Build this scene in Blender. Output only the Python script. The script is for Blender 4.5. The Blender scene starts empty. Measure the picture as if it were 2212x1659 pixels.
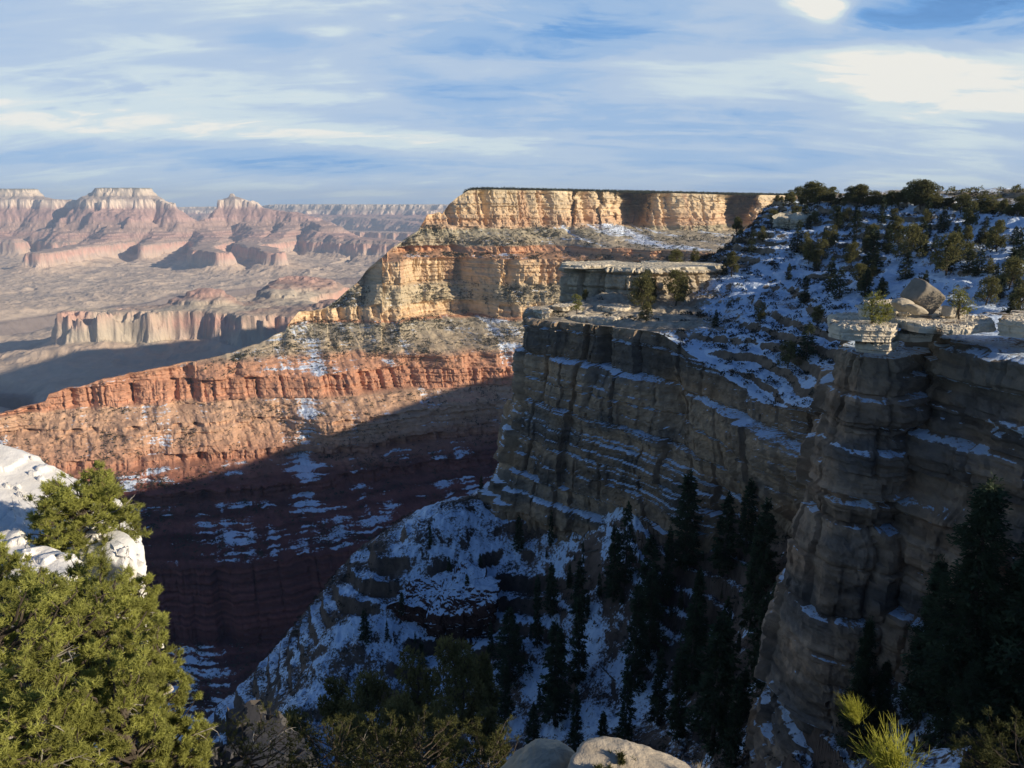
import bpy, math, random
import numpy as np
from mathutils import Vector

# ------------------------------------------------------------------ camera, world, sun
scn = bpy.context.scene
col = scn.collection
PITCH = math.radians(14.1)
FP = 1579.0; CX = 1106.0; CY = 829.5; W_ = 2212.0
cam_d = bpy.data.cameras.new('camera')
cam_d.sensor_width = 36.0
cam_d.lens = 36.0 * FP / W_
cam_d.clip_start = 0.1
cam_d.clip_end = 120000
cam = bpy.data.objects.new('camera', cam_d)
col.objects.link(cam)
cam.location = (0, 0, 0)
cam.rotation_euler = (math.pi / 2 - PITCH, 0, 0)
scn.camera = cam
scn.view_settings.view_transform = 'Standard'
scn.view_settings.look = 'None'
scn.view_settings.gamma = 1.0
scn.view_settings.exposure = 0.22
SUN_AZ = math.radians(114)      # clockwise from the viewing direction (+Y)
SUN_EL = math.radians(17.5)
SD = np.array([math.sin(SUN_AZ) * math.cos(SUN_EL), math.cos(SUN_AZ) * math.cos(SUN_EL), math.sin(SUN_EL)])
sun_d = bpy.data.lights.new('sun', 'SUN')
sun_d.energy = 5.0
sun_d.angle = math.radians(0.5)
sun_d.color = (1.0, 0.86, 0.68)
sun = bpy.data.objects.new('sun', sun_d)
col.objects.link(sun)
sun.rotation_euler = Vector(SD).to_track_quat('Z', 'Y').to_euler()
scn.cycles.use_denoising = True
scn.cycles.max_bounces = 4
scn.cycles.diffuse_bounces = 2
scn.cycles.volume_bounces = 0
scn.cycles.transparent_max_bounces = 8


def nd(nt, t, **kw):
    n = nt.nodes.new(t)
    for k, v in kw.items():
        setattr(n, k, v)
    return n


def make_world():
    w = bpy.data.worlds.new('World')
    scn.world = w
    w.use_nodes = True
    nt = w.node_tree
    nt.nodes.clear()
    L = nt.links.new
    out = nd(nt, 'ShaderNodeOutputWorld')
    bg = nd(nt, 'ShaderNodeBackground')
    L(bg.outputs[0], out.inputs[0])
    sky = nd(nt, 'ShaderNodeTexSky')
    sky.sky_type = 'NISHITA'
    sky.sun_disc = False
    sky.sun_elevation = SUN_EL
    sky.sun_rotation = SUN_AZ
    sky.altitude = 2100
    sky.air_density = 1.0
    sky.dust_density = 0.6
    sky.ozone_density = 1.5
    STR = 0.076
    bg.inputs[1].default_value = STR
    tc = nd(nt, 'ShaderNodeTexCoord')
    sep = nd(nt, 'ShaderNodeSeparateXYZ')
    L(tc.outputs['Generated'], sep.inputs[0])

    def m(op, a, b=None, c=None, clamp=False):
        n = nd(nt, 'ShaderNodeMath', operation=op, use_clamp=clamp)
        for i, v in enumerate((a, b, c)):
            if v is None:
                continue
            if isinstance(v, (int, float)):
                n.inputs[i].default_value = v
            else:
                L(v, n.inputs[i])
        return n.outputs[0]
    zc = m('MAXIMUM', sep.outputs[2], 0.0)
    den = m('ADD', zc, 0.20)
    u = m('DIVIDE', sep.outputs[0], den)
    v = m('DIVIDE', sep.outputs[1], den)
    cmb = nd(nt, 'ShaderNodeCombineXYZ')
    L(u, cmb.inputs[0]); L(v, cmb.inputs[1])

    def noise(scale, rot, sc, loc, detail=6, rough=0.5, dist=0.0):
        mp = nd(nt, 'ShaderNodeMapping')
        mp.inputs['Scale'].default_value = sc
        mp.inputs['Rotation'].default_value = (0, 0, rot)
        mp.inputs['Location'].default_value = loc
        L(cmb.outputs[0], mp.inputs[0])
        n = nd(nt, 'ShaderNodeTexNoise')
        n.inputs['Scale'].default_value = scale
        n.inputs['Detail'].default_value = detail
        n.inputs['Roughness'].default_value = rough
        n.inputs['Distortion'].default_value = dist
        L(mp.outputs[0], n.inputs['Vector'])
        return n.outputs[0]
    n1 = noise(1.0, 0.42, (0.85, 1.5, 1), (3.1, 0.7, 0), 9, 0.52, 0.7)
    n2 = noise(2.6, 0.34, (0.55, 1.9, 1), (7.3, 2.2, 0), 11, 0.62, 0.9)

    n3 = noise(3.4, -0.12, (0.8, 1.5, 1), (1.3, 5.2, 0), 9, 0.62, 0.8)

    def blob(dx, dy, px, py, amp):
        # a soft region of the sky around a direction given by azimuth / elevation (degrees)
        dv = m('ARCTAN2', sep.outputs[0], sep.outputs[1])
        e = m('ARCSINE', sep.outputs[2])
        a = m('DIVIDE', m('SUBTRACT', dv, math.radians(px)), math.radians(dx))
        b = m('DIVIDE', m('SUBTRACT', e, math.radians(py)), math.radians(dy))
        r = m('ADD', m('MULTIPLY', a, a), m('MULTIPLY', b, b))
        r = m('MAXIMUM', m('ADD', r, m('MULTIPLY', m('SUBTRACT', n3, 0.5), 4.6)), 0.0)
        g = m('EXPONENT', m('MULTIPLY', r, -1.0))
        return m('MULTIPLY', g, amp)
    base = m('ADD', m('ADD', m('MULTIPLY', n1, 0.72), m('MULTIPLY', n2, 0.42)), m('MULTIPLY', n3, 0.24))
    # brighter veil to the right and on the left, clear blue at the top centre and the far top right
    t = m('ADD', base, -0.01)
    t = m('ADD', t, blob(26, 9, -34, 7, 0.07))
    for x, y, rx, ry, amp in ((1735, -8, 44, 26, 0.34), (1785, 22, 34, 30, 0.34), (1812, -30, 50, 40, 0.3), (2080, 30, 220, 62, -0.30), (1800, 150, 270, 38, 0.20), (2130, 200, 200, 55, 0.36), (1960, 120, 130, 38, 0.24),
                              (1060, 85, 260, 60, -0.15), (1330, 55, 170, 40, -0.08), (1010, 195, 190, 24, -0.12), (1350, 270, 420, 34, -0.10), (420, 190, 330, 34, 0.15),
                              (240, 265, 210, 22, 0.17), (760, 300, 300, 24, 0.24), (60, 240, 120, 26, 0.12), (690, 66, 60, 12, 0.15), (320, 90, 150, 18, 0.12), (450, 345, 450, 22, -0.12),
                              (2000, 390, 260, 14, 0.12), (1100, 150, 160, 14, 0.16), (1650, 320, 300, 10, 0.08), (900, 365, 400, 14, -0.06), (150, 30, 200, 40, -0.05)):
        a_ = (x - CX) / FP; b_ = (CY - y) / FP
        d_ = np.array([a_, math.cos(PITCH) + b_ * math.sin(PITCH), -math.sin(PITCH) + b_ * math.cos(PITCH)]); d_ /= np.linalg.norm(d_)
        t = m('ADD', t, blob(math.degrees(rx / FP), math.degrees(ry / FP), math.degrees(math.atan2(d_[0], d_[1])), math.degrees(math.asin(d_[2])), amp))
    cr = nd(nt, 'ShaderNodeValToRGB')
    L(t, cr.inputs[0])
    el = cr.color_ramp.elements
    k = 0.90 / STR
    cr.color_ramp.interpolation = 'EASE'
    el[0].position = 0.40; el[0].color = (0.17, 0.37, 0.70, 1)
    el[1].position = 1.0; el[1].color = (0.90, 0.88, 0.80, 1)
    e = cr.color_ramp.elements.new(0.58); e.color = (0.35, 0.51, 0.74, 1)
    e = cr.color_ramp.elements.new(0.71); e.color = (0.47, 0.59, 0.75, 1)
    e = cr.color_ramp.elements.new(0.85); e.color = (0.66, 0.76, 0.79, 1)
    sc_ = nd(nt, 'ShaderNodeVectorMath', operation='SCALE')
    L(cr.outputs[0], sc_.inputs[0]); sc_.inputs['Scale'].default_value = k
    mix = nd(nt, 'ShaderNodeMix', data_type='RGBA')
    f = m('MULTIPLY', m('SUBTRACT', t, 0.10, None, True), 3.2, None, True)
    f = m('MULTIPLY', f, m('MULTIPLY', m('ADD', sep.outputs[2], 0.06), 16.0, None, True))
    # clouds thin out towards the zenith, so most of the light in the shade is blue
    thin = m('SUBTRACT', 1.0, m('MULTIPLY', m('SUBTRACT', sep.outputs[2], 0.30), 3.2, None, True))
    f = m('MULTIPLY', f, m('MULTIPLY', thin, 0.92))
    tint = nd(nt, 'ShaderNodeVectorMath', operation='MULTIPLY')
    L(sky.outputs[0], tint.inputs[0]); tint.inputs[1].default_value = (0.47, 0.78, 1.20)
    back = m('MULTIPLY', m('ADD', sep.outputs[1], 0.35), 1.4, None, True)
    f = m('MULTIPLY', f, m('ADD', m('MULTIPLY', back, 0.8), 0.2))
    L(f, mix.inputs[0]); L(tint.outputs[0], mix.inputs[6]); L(sc_.outputs[0], mix.inputs[7])
    L(mix.outputs[2], bg.inputs[0])


make_world()

# ------------------------------------------------------------------ helpers


def px(x, y, Y):
    """world point at forward distance Y seen at photo position x, y (2212 px wide frame)"""
    a = (x - CX) / FP; b = (CY - y) / FP
    c, s = math.cos(PITCH), math.sin(PITCH)
    d = np.array([a, c + b * s, -s + b * c])
    return d * (Y / d[1])


def pz(x, y, z):
    a = (x - CX) / FP; b = (CY - y) / FP
    c, s = math.cos(PITCH), math.sin(PITCH)
    d = np.array([a, c + b * s, -s + b * c])
    return d * (z / d[2])


def project(P):
    P = np.asarray(P, float)
    c, s = math.cos(PITCH), math.sin(PITCH)
    f = P[..., 1] * c - P[..., 2] * s
    up = P[..., 1] * s + P[..., 2] * c
    return CX + FP * P[..., 0] / f, CY - FP * up / f


def _h(ix, iy, iz, seed):
    h = (ix.astype(np.int64) * 374761393 + iy.astype(np.int64) * 668265263 + iz.astype(np.int64) * 2147483647 + seed * 974711) & 0xFFFFFFFF
    h = ((h ^ (h >> 13)) * 1274126177) & 0xFFFFFFFF
    h = ((h ^ (h >> 16)) * 2246822519) & 0xFFFFFFFF
    h = h ^ (h >> 15)
    return (h & 0xFFFFFF) / float(0xFFFFFF)


def hash1(i, seed=0, j=0):
    i = np.asarray(i); return _h(i, np.zeros_like(i) + j, np.zeros_like(i) + 7, seed)


def vn(x, y, z=0.0, seed=0):
    x, y, z = np.broadcast_arrays(np.asarray(x, float), np.asarray(y, float), np.asarray(z, float))
    xi = np.floor(x); yi = np.floor(y); zi = np.floor(z)
    fx = x - xi; fy = y - yi; fz = z - zi
    fx = fx * fx * (3 - 2 * fx); fy = fy * fy * (3 - 2 * fy); fz = fz * fz * (3 - 2 * fz)
    xi = xi.astype(np.int64); yi = yi.astype(np.int64); zi = zi.astype(np.int64)
    r = 0
    for dx in (0, 1):
        wx = fx if dx else 1 - fx
        for dy in (0, 1):
            wy = fy if dy else 1 - fy
            for dz in (0, 1):
                wz = fz if dz else 1 - fz
                r = r + wx * wy * wz * _h(xi + dx, yi + dy, zi + dz, seed)
    return r * 2 - 1


def fbm(x, y, z=0.0, o=4, seed=0, g=0.5, lac=2.03):
    r = 0; a = 1.0; s = 0.0
    for i in range(o):
        r = r + a * vn(x, y, z, seed + i * 17); s += a
        a *= g; x = np.asarray(x) * lac + 3.7; y = np.asarray(y) * lac - 1.3; z = np.asarray(z) * lac + 0.9
    return r / s


def ridged(x, y, z=0.0, o=4, seed=0, g=0.5):
    r = 0; a = 1.0; s = 0.0
    for i in range(o):
        r = r + a * (1 - np.abs(vn(x, y, z, seed + i * 17))); s += a
        a *= g; x = np.asarray(x) * 2.1 + 5.1; y = np.asarray(y) * 2.1 + 2.2; z = np.asarray(z) * 2.1
    return r / s


def sstep(x, a, b):
    t = np.clip((x - a) / (b - a), 0, 1); return t * t * (3 - 2 * t)


def link_mesh(name, verts, quads=None, mat=None, parent=None, cols=None, snow=None, smooth=False, tris=None):
    me = bpy.data.meshes.new(name)
    verts = np.ascontiguousarray(np.asarray(verts, np.float32).reshape(-1, 3))
    me.vertices.add(len(verts)); me.vertices.foreach_set('co', verts.ravel())
    fl = []; cnt = []
    if quads is not None and len(quads):
        q = np.asarray(quads, np.int32).reshape(-1, 4); fl.append(q.ravel()); cnt.append(np.full(len(q), 4, np.int32))
    if tris is not None and len(tris):
        q = np.asarray(tris, np.int32).reshape(-1, 3); fl.append(q.ravel()); cnt.append(np.full(len(q), 3, np.int32))
    fl = np.concatenate(fl); cnt = np.concatenate(cnt)
    me.loops.add(len(fl)); me.loops.foreach_set('vertex_index', fl)
    me.polygons.add(len(cnt))
    st = np.concatenate([[0], np.cumsum(cnt)[:-1]]).astype(np.int32)
    me.polygons.foreach_set('loop_start', st)
    me.polygons.foreach_set('use_smooth', np.full(len(cnt), bool(smooth)))
    me.update(calc_edges=True)
    if cols is not None:
        a = me.color_attributes.new('col', 'FLOAT_COLOR', 'POINT')
        c4 = np.ones((len(verts), 4), np.float32); c4[:, :3] = np.asarray(cols, np.float32).reshape(-1, 3)
        a.data.foreach_set('color', c4.ravel())
    if snow is not None:
        a = me.attributes.new('snow', 'FLOAT', 'POINT')
        a.data.foreach_set('value', np.ascontiguousarray(np.asarray(snow, np.float32).ravel()))
    if mat is not None:
        me.materials.append(mat)
    o = bpy.data.objects.new(name, me)
    col.objects.link(o)
    if parent is not None:
        o.parent = parent
    return o


def grid_quads(n, m_, wrap=False, base=0):
    i = np.arange(n - 1)[:, None]; j = np.arange(m_ if wrap else m_ - 1)[None, :]
    j2 = (j + 1) % m_
    a = i * m_ + j; b = i * m_ + j2; c = (i + 1) * m_ + j2; d = (i + 1) * m_ + j
    return np.stack([a, b, c, d], -1).reshape(-1, 4) + base


def tag(o, label=None, cat=None, group=None, kind=None):
    if label: o['label'] = label
    if cat: o['category'] = cat
    if group: o['group'] = group
    if kind: o['kind'] = kind
    return o


def empty(name, loc, rz=0.0):
    o = bpy.data.objects.new(name, None)
    col.objects.link(o); o.location = [float(v) for v in loc]; o.rotation_euler = (0, 0, rz)
    return o


def copy_tree(o, parent=None):
    c = o.copy(); col.objects.link(c)
    if parent is not None: c.parent = parent
    for ch in list(o.children): copy_tree(ch, c)
    return c


# ------------------------------------------------------------------ materials
def mat_rock(name, scale=1.0, bump=0.6, snowc=(0.66, 0.74, 0.84), rough=0.92, mottle=0.35, snow_edge=0.10, bumpd=0.3, band=0.0):
    """rock or soil coloured by the strata attribute, with fine mottling, relief and drifts of snow on its flatter faces"""
    mt = bpy.data.materials.new(name); mt.use_nodes = True
    nt = mt.node_tree; nt.nodes.clear(); L = nt.links.new
    out = nd(nt, 'ShaderNodeOutputMaterial'); bs = nd(nt, 'ShaderNodeBsdfPrincipled')
    bs.inputs['Roughness'].default_value = rough
    bs.inputs['Specular IOR Level'].default_value = 0.15
    L(bs.outputs[0], out.inputs[0])
    at = nd(nt, 'ShaderNodeAttribute', attribute_name='col')
    sn = nd(nt, 'ShaderNodeAttribute', attribute_name='snow')
    ge = nd(nt, 'ShaderNodeNewGeometry')
    tn = nd(nt, 'ShaderNodeTexNoise'); tn.inputs['Scale'].default_value = 1.0 / scale; tn.inputs['Detail'].default_value = 8; tn.inputs['Roughness'].default_value = 0.65
    L(ge.outputs['Position'], tn.inputs['Vector'])
    # strata streaks: noise squashed flat
    mp = nd(nt, 'ShaderNodeMapping'); mp.inputs['Scale'].default_value = (0.12, 0.12, 1.6)
    L(ge.outputs['Position'], mp.inputs[0])
    t2 = nd(nt, 'ShaderNodeTexNoise'); t2.inputs['Scale'].default_value = 1.0 / scale; t2.inputs['Detail'].default_value = 5; t2.inputs['Roughness'].default_value = 0.6
    L(mp.outputs[0], t2.inputs['Vector'])

    def m(op, a, b=None, clamp=False):
        n = nd(nt, 'ShaderNodeMath', operation=op, use_clamp=clamp)
        for i, v in enumerate((a, b)):
            if v is None: continue
            if isinstance(v, (int, float)): n.inputs[i].default_value = v
            else: L(v, n.inputs[i])
        return n.outputs[0]
    f1 = m('ADD', m('MULTIPLY', m('SUBTRACT', tn.outputs[0], 0.5), mottle * 3.0), 1.0)
    f2 = m('ADD', m('MULTIPLY', m('SUBTRACT', t2.outputs[0], 0.5), band * 3.0), 1.0)
    f = m('MAXIMUM', m('MULTIPLY', f1, f2), 0.15)
    v = nd(nt, 'ShaderNodeVectorMath', operation='SCALE'); L(at.outputs['Color'], v.inputs[0]); L(f, v.inputs['Scale'])
    t3 = nd(nt, 'ShaderNodeTexNoise'); t3.inputs['Scale'].default_value = 2.3 / scale; t3.inputs['Detail'].default_value = 6; t3.inputs['Roughness'].default_value = 0.72
    L(ge.outputs['Position'], t3.inputs['Vector'])
    # snow where attribute + noise passes a threshold
    s = m('ADD', sn.outputs['Fac'], m('MULTIPLY', m('SUBTRACT', t3.outputs[0], 0.5), 1.5))
    s = m('DIVIDE', m('SUBTRACT', s, 0.5 - snow_edge), 2 * snow_edge, True)
    mx = nd(nt, 'ShaderNodeMix', data_type='RGBA'); L(s, mx.inputs[0]); L(v.outputs[0], mx.inputs[6])
    mx.inputs[7].default_value = (*snowc, 1)
    L(mx.outputs[2], bs.inputs['Base Color'])
    bm = nd(nt, 'ShaderNodeBump'); bm.inputs['Strength'].default_value = bump; bm.inputs['Distance'].default_value = bumpd * scale
    hs = m('ADD', m('ADD', tn.outputs[0], m('MULTIPLY', t2.outputs[0], band * 2)), m('MULTIPLY', t3.outputs[0], 0.5))
    L(hs, bm.inputs['Height']); L(bm.outputs[0], bs.inputs['Normal'])
    return mt


def mat_simple(name, c, rough=0.8, var=0.25, scale=2.0, trans=0.0, bump=0.0, c2=None):
    mt = bpy.data.materials.new(name); mt.use_nodes = True
    nt = mt.node_tree; nt.nodes.clear(); L = nt.links.new
    out = nd(nt, 'ShaderNodeOutputMaterial'); bs = nd(nt, 'ShaderNodeBsdfPrincipled')
    bs.inputs['Roughness'].default_value = rough; bs.inputs['Specular IOR Level'].default_value = 0.2
    tc = nd(nt, 'ShaderNodeTexCoord')
    tn = nd(nt, 'ShaderNodeTexNoise'); tn.inputs['Scale'].default_value = scale; tn.inputs['Detail'].default_value = 5; tn.inputs['Roughness'].default_value = 0.65
    L(tc.outputs['Object'], tn.inputs['Vector'])
    cr = nd(nt, 'ShaderNodeValToRGB'); L(tn.outputs[0], cr.inputs[0])
    c2 = c2 or tuple(v * (1 + var) for v in c)
    cr.color_ramp.elements[0].position = 0.35; cr.color_ramp.elements[1].position = 0.65
    cr.color_ramp.elements[0].color = (*[v * (1 - var) for v in c], 1); cr.color_ramp.elements[1].color = (*c2, 1)
    L(cr.outputs[0], bs.inputs['Base Color'])
    if bump:
        bm = nd(nt, 'ShaderNodeBump'); bm.inputs['Strength'].default_value = bump; L(tn.outputs[0], bm.inputs['Height']); L(bm.outputs[0], bs.inputs['Normal'])
    if trans:
        tr = nd(nt, 'ShaderNodeBsdfTranslucent'); L(cr.outputs[0], tr.inputs[0])
        ms = nd(nt, 'ShaderNodeMixShader'); ms.inputs[0].default_value = trans
        L(bs.outputs[0], ms.inputs[1]); L(tr.outputs[0], ms.inputs[2]); L(ms.outputs[0], out.inputs[0])
    else:
        L(bs.outputs[0], out.inputs[0])
    return mt


M_FAR = mat_rock('far_rock', scale=90, bump=0.5, mottle=0.16, bumpd=0.2, band=0.10)
M_MID = mat_rock('mid_rock', scale=14, bump=0.7, mottle=0.28, bumpd=0.25, band=0.12)
M_CLIFF = mat_rock('cliff_rock', scale=2.2, bump=1.0, mottle=0.50, bumpd=0.32, band=0.10, snow_edge=0.07, snowc=(0.68, 0.80, 0.92))  # snow colour tinted blue to stand for sky light in the shade
M_NEAR = mat_rock('ledge_rock', scale=0.7, bump=0.6, mottle=0.14, bumpd=0.15, band=0.08)
M_TALUS = mat_rock('talus_ground', scale=2.4, bump=0.7, mottle=0.4, bumpd=0.3, snow_edge=0.09, snowc=(0.68, 0.80, 0.92))  # same blue shade tint put into the snow colour
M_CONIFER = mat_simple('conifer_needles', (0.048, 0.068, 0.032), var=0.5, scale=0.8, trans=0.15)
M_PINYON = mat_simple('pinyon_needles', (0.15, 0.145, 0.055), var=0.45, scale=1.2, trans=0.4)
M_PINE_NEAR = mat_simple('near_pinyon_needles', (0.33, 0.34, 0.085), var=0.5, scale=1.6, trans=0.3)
M_PINE_OLIVE = mat_simple('olive_pinyon_needles', (0.10, 0.105, 0.035), var=0.35, scale=2.2, trans=0.25)  # needle colour darkened so the bottom shrubs look less lit
M_BARK = mat_simple('bark', (0.085, 0.068, 0.05), var=0.3, scale=6, bump=0.4)
M_GREYWOOD = mat_simple('weathered_wood', (0.34, 0.31, 0.26), var=0.25, scale=9, bump=0.3)
M_SCRUB = mat_simple('scrub_leaves', (0.048, 0.05, 0.03), var=0.4, scale=0.05)
M_FOREST = mat_simple('forest_leaves', (0.05, 0.055, 0.025), var=0.4, scale=0.05)
M_EPHEDRA = mat_simple('yellow_green_stems', (0.50, 0.50, 0.08), var=0.25, scale=4, trans=0.2)
M_DRY = mat_simple('dry_stems', (0.42, 0.36, 0.24), var=0.25, scale=4)
M_GREYBUSH = mat_simple('grey_twigs', (0.04, 0.042, 0.03), var=0.3, scale=3)


def ip(xs, pts, k):
    a = np.array([p[0] for p in pts], float); b = np.array([p[k] for p in pts], float)
    return np.interp(xs, a, b)


def lerp3(a, b, t): return a + (b - a) * t[..., None]


def band_colours(z, table):
    """colour of each point from its height in the strata table [(z, colour), ...] from high to low"""
    zz = np.array([t[0] for t in table][::-1], float)
    cc = np.array([t[1] for t in table][::-1], float)
    return np.stack([np.interp(z, zz, cc[:, i]) for i in range(3)], -1)


# ------------------------------------------------------------------ far canyon: temples, buttes, platform, inner gorge
def build_canyon():
    bands = [(-1350, -1010, 1.6), (-1010, -960, 0.30), (-960, -925, 0.32), (-925, -880, 0.6), (-880, -700, 6.0)]
    for k in range(6):
        z0 = -700 + 50 * k
        bands += [(z0, z0 + 30, 0.75), (z0 + 30, z0 + 50, 3.5)]
    bands += [(-400, -300, 0.8), (-300, -180, 5.0), (-180, -110, 0.85), (-110, -60, 4), (-60, -40, 1.0), (-40, 30, 4.5), (30, 36, 0.12)]
    zz = [bands[0][0]]; hh = [0.0]
    for a, b, mlt in bands:
        zz.append(b); hh.append(hh[-1] + (b - a) / mlt)
    zz = np.array(zz); hh = np.array(hh)
    H = lambda z: np.interp(z, zz, hh)
    T = lambda h: np.interp(h, hh, zz)
    us = np.linspace(-0.86, 0.02, 700)
    Ys = np.exp(np.linspace(math.log(2100), math.log(36000), 1250))
    Y, U = np.meshgrid(Ys, us, indexing='ij')
    X = U * Y
    wx = X + 320 * fbm(X / 1700, Y / 1700, 0, 3, 11) + 80 * fbm(X / 330, Y / 330, 0, 3, 12) + 34 * fbm(X / 95, Y / 95, 0, 3, 15)
    wy = Y + 320 * fbm(X / 1700, Y / 1700, 5, 3, 13) + 80 * fbm(X / 330, Y / 330, 5, 3, 14) + 34 * fbm(X / 95, Y / 95, 5, 3, 16)
    K = 0.55

    def P(x, Yd): return ((x - CX) / FP * 1.03 * Yd if False else (x - CX) / FP * (Yd / math.cos(0) ) * 1.0, Yd)
    # features: points (photo x, distance, top height), flat radius
    feats = [
        ([(-160, 15600, 60), (20, 15300, 60), (78, 15200, 60)], 250),
        ([(98, 15000, -60), (130, 14700, -172), (205, 14600, -180), (232, 14500, -182)], 60),
        ([(262, 14400, 60), (312, 14400, 60)], 200),
        ([(322, 14400, -110), (365, 14200, -182), (385, 14000, -260), (430, 14200, -420), (470, 14400, -400)], 70),
        ([(470, 14400, -400), (505, 15000, -182), (537, 15200, -175), (566, 15100, -182)], 30),
        ([(534, 15200, -60), (540, 15200, -60)], 10),
        ([(575, 15100, -200), (640, 14900, -345), (690, 14600, -400), (740, 14000, -480)], 130),
        ([(690, 14600, -450), (770, 13300, -620), (850, 12600, -660), (950, 12500, -690)], 200),
        ([(640, 14700, -420), (600, 13200, -640), (590, 12400, -690)], 160),
        ([(260, 14200, -240), (250, 13600, -400), (240, 13000, -560), (235, 12500, -640)], 80),
        ([(240, 12700, -620), (180, 11900, -680), (140, 10900, -690), (100, 10400, -690)], 130),
        ([(330, 14000, -380), (350, 13300, -580), (335, 12400, -690)], 120),
        ([(440, 14000, -500), (475, 12600, -670), (470, 11200, -690), (500, 10500, -700)], 100),
        ([(545, 14600, -440), (560, 12800, -660), (590, 11200, -690), (618, 10500, -700)], 110),
        ([(-200, 14000, -400), (-20, 13600, -500), (50, 13200, -640)], 150),
        # long red butte closer by
        ([(248, 4760, -700), (330, 4740, -698), (400, 4800, -695), (520, 4740, -693), (640, 4800, -690), (800, 4700, -640)], 190),
        ([(452, 4880, -575), (470, 4880, -575)], 14),
        ([(640, 5200, -640), (650, 6000, -610), (662, 6500, -640)], 90),
        # far rim
        ([(300, 26000, -150), (420, 26500, -60), (600, 27000, -40), (640, 26000, 10), (700, 25500, 20), (820, 24500, 10), (1200, 23000, 10), (1500, 22000, 20)], 500),
        ([(640, 25200, -320), (760, 24000, -380), (900, 21500, -560), (960, 20500, -640)], 300),
        ([(820, 24000, -300), (900, 22500, -420), (980, 21000, -560)], 300),
        ([(-400, 24000, 10), (0, 25000, -50), (300, 26000, -150)], 500),
        ([(700, 18500, -690), (820, 17500, -690), (930, 17000, -700)], 260),
    ]
    h = H(-965) + 70 * fbm(X / 1300, Y / 1300, 0, 4, 3) + 0 * X
    # general rise away from the river on both sides
    drn = ridged(X / 1500 + 3, Y / 1500, 0, 4, 21)
    h = h + (0.62 - drn) * 150
    rb = fbm(X / 520, Y / 520, 0, 4, 31)
    rr = ridged(X / 420, Y / 420, 0, 3, 41)
    for pts, w in feats:
        q = [(*P(x, Yd), H(zt)) for x, Yd, zt in pts]
        best = np.full(X.shape, -1e9)
        for (x0, y0, h0), (x1, y1, h1) in zip(q[:-1], q[1:]):
            dx, dy = x1 - x0, y1 - y0
            t = np.clip(((wx - x0) * dx + (wy - y0) * dy) / (dx * dx + dy * dy + 1e-9), 0, 1)
            d = np.hypot(wx - x0 - t * dx, wy - y0 - t * dy)
            amp = min(1.0, 0.25 + w / 300.0)
            d = d * (1 + 0.28 * rb) - (rr - 0.6) * 170 * np.clip(d / 200, 0, 1) * amp
            hv = h0 + t * (h1 - h0) - K * np.maximum(0, d - w)
            best = np.maximum(best, hv)
        h = np.maximum(h, best)
    # long aprons below the cliffs
    # inner gorge
    g = [(-700, 4700), (-250, 5300), (20, 5900), (170, 6500), (330, 7200), (450, 7900), (600, 8500), (820, 9800), (1000, 12000)]
    q = [P(*p) for p in g]
    bd = np.full(X.shape, 1e9)
    gx = X + 260 * fbm(X / 900, Y / 900, 9, 3, 77); gy = Y + 260 * fbm(X / 900, Y / 900, 19, 3, 78)
    for (x0, y0), (x1, y1) in zip(q[:-1], q[1:]):
        dx, dy = x1 - x0, y1 - y0
        t = np.clip(((gx - x0) * dx + (gy - y0) * dy) / (dx * dx + dy * dy), 0, 1)
        bd = np.minimum(bd, np.hypot(gx - x0 - t * dx, gy - y0 - t * dy))
    side = ridged(X / 700, Y / 700, 3, 4, 55)
    cut = H(-1320) + 0.62 * np.maximum(0, bd * (0.75 + 0.5 * side) - 40 - 420 * np.clip(side - 0.72, 0, 1))
    h = np.minimum(h, np.maximum(cut, H(-1340)))
    # side drainages cut into the platform
    plat = sstep(h, H(-990), H(-960)) * (1 - sstep(h, H(-905), H(-880)))
    dr = ridged(X / 1100 + 9, Y / 1100 + 4, 0, 3, 91)
    h = h - plat * np.clip(dr - 0.82, 0, 1) * 2200
    h = h + (16 * fbm(X / 75, Y / 75, 0, 4, 68) + 26 * (ridged(X / 150, Y / 150, 0, 3, 69) - 0.6)) * (0.4 + 0.6 * sstep(-Y, -9000, -6500)) * (1 - sstep(h, H(20), H(31)))
    z = T(h)
    lift = (212 * sstep(Y, 7000, 10000) - 320 * sstep(Y, 17500, 21000)) * sstep(z, -520, -230)
    zs = z.copy()
    z = z + lift
    apron = sstep(zs, -1015, -985) * (1 - sstep(zs, -890, -870))
    z = z + apron * (125 * (ridged(wx / 760, wy / 760, 3, 5, 66, 0.55) - 0.66) + 22 * (ridged(X / 190, Y / 190, 2, 4, 67) - 0.6))
    z = z + 18 * (ridged(X / 330, Y / 330, 0, 4, 6) - 0.6) * (1 - sstep(zs, -60, 0)) + 9 * fbm(X / 160, Y / 160, 0, 3, 5) * (1 - 0.5 * sstep(zs, -60, 0))
    z = z - (X * X + Y * Y) / (2 * 6371000.0 * 1.15)
    # slopes get gully ribs
    gy_ = np.gradient(zs, axis=0) / np.gradient(Y, axis=0)
    tab = [(60, (.34, .33, .26)), (28, (.42, .38, .30)), (20, (.60, .50, .38)), (-110, (.56, .45, .33)), (-115, (.38, .31, .25)), (-178, (.38, .30, .24)),
           (-182, (.66, .55, .42)), (-298, (.60, .47, .36)), (-303, (.36, .24, .20)), (-400, (.38, .24, .20)),
           (-410, (.37, .25, .20)), (-520, (.34, .24, .19)), (-600, (.40, .25, .20)), (-698, (.36, .27, .21)),
           (-703, (.50, .31, .24)), (-780, (.50, .30, .23)), (-800, (.44, .33, .26)), (-860, (.44, .34, .27)), (-885, (.50, .38, .28)), (-930, (.48, .37, .27)), (-995, (.43, .345, .265)), (-1006, (.20, .165, .15)), (-1350, (.14, .115, .11))]
    nz = fbm(X / 260, Y / 260, zs / 30, 4, 8)
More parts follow.
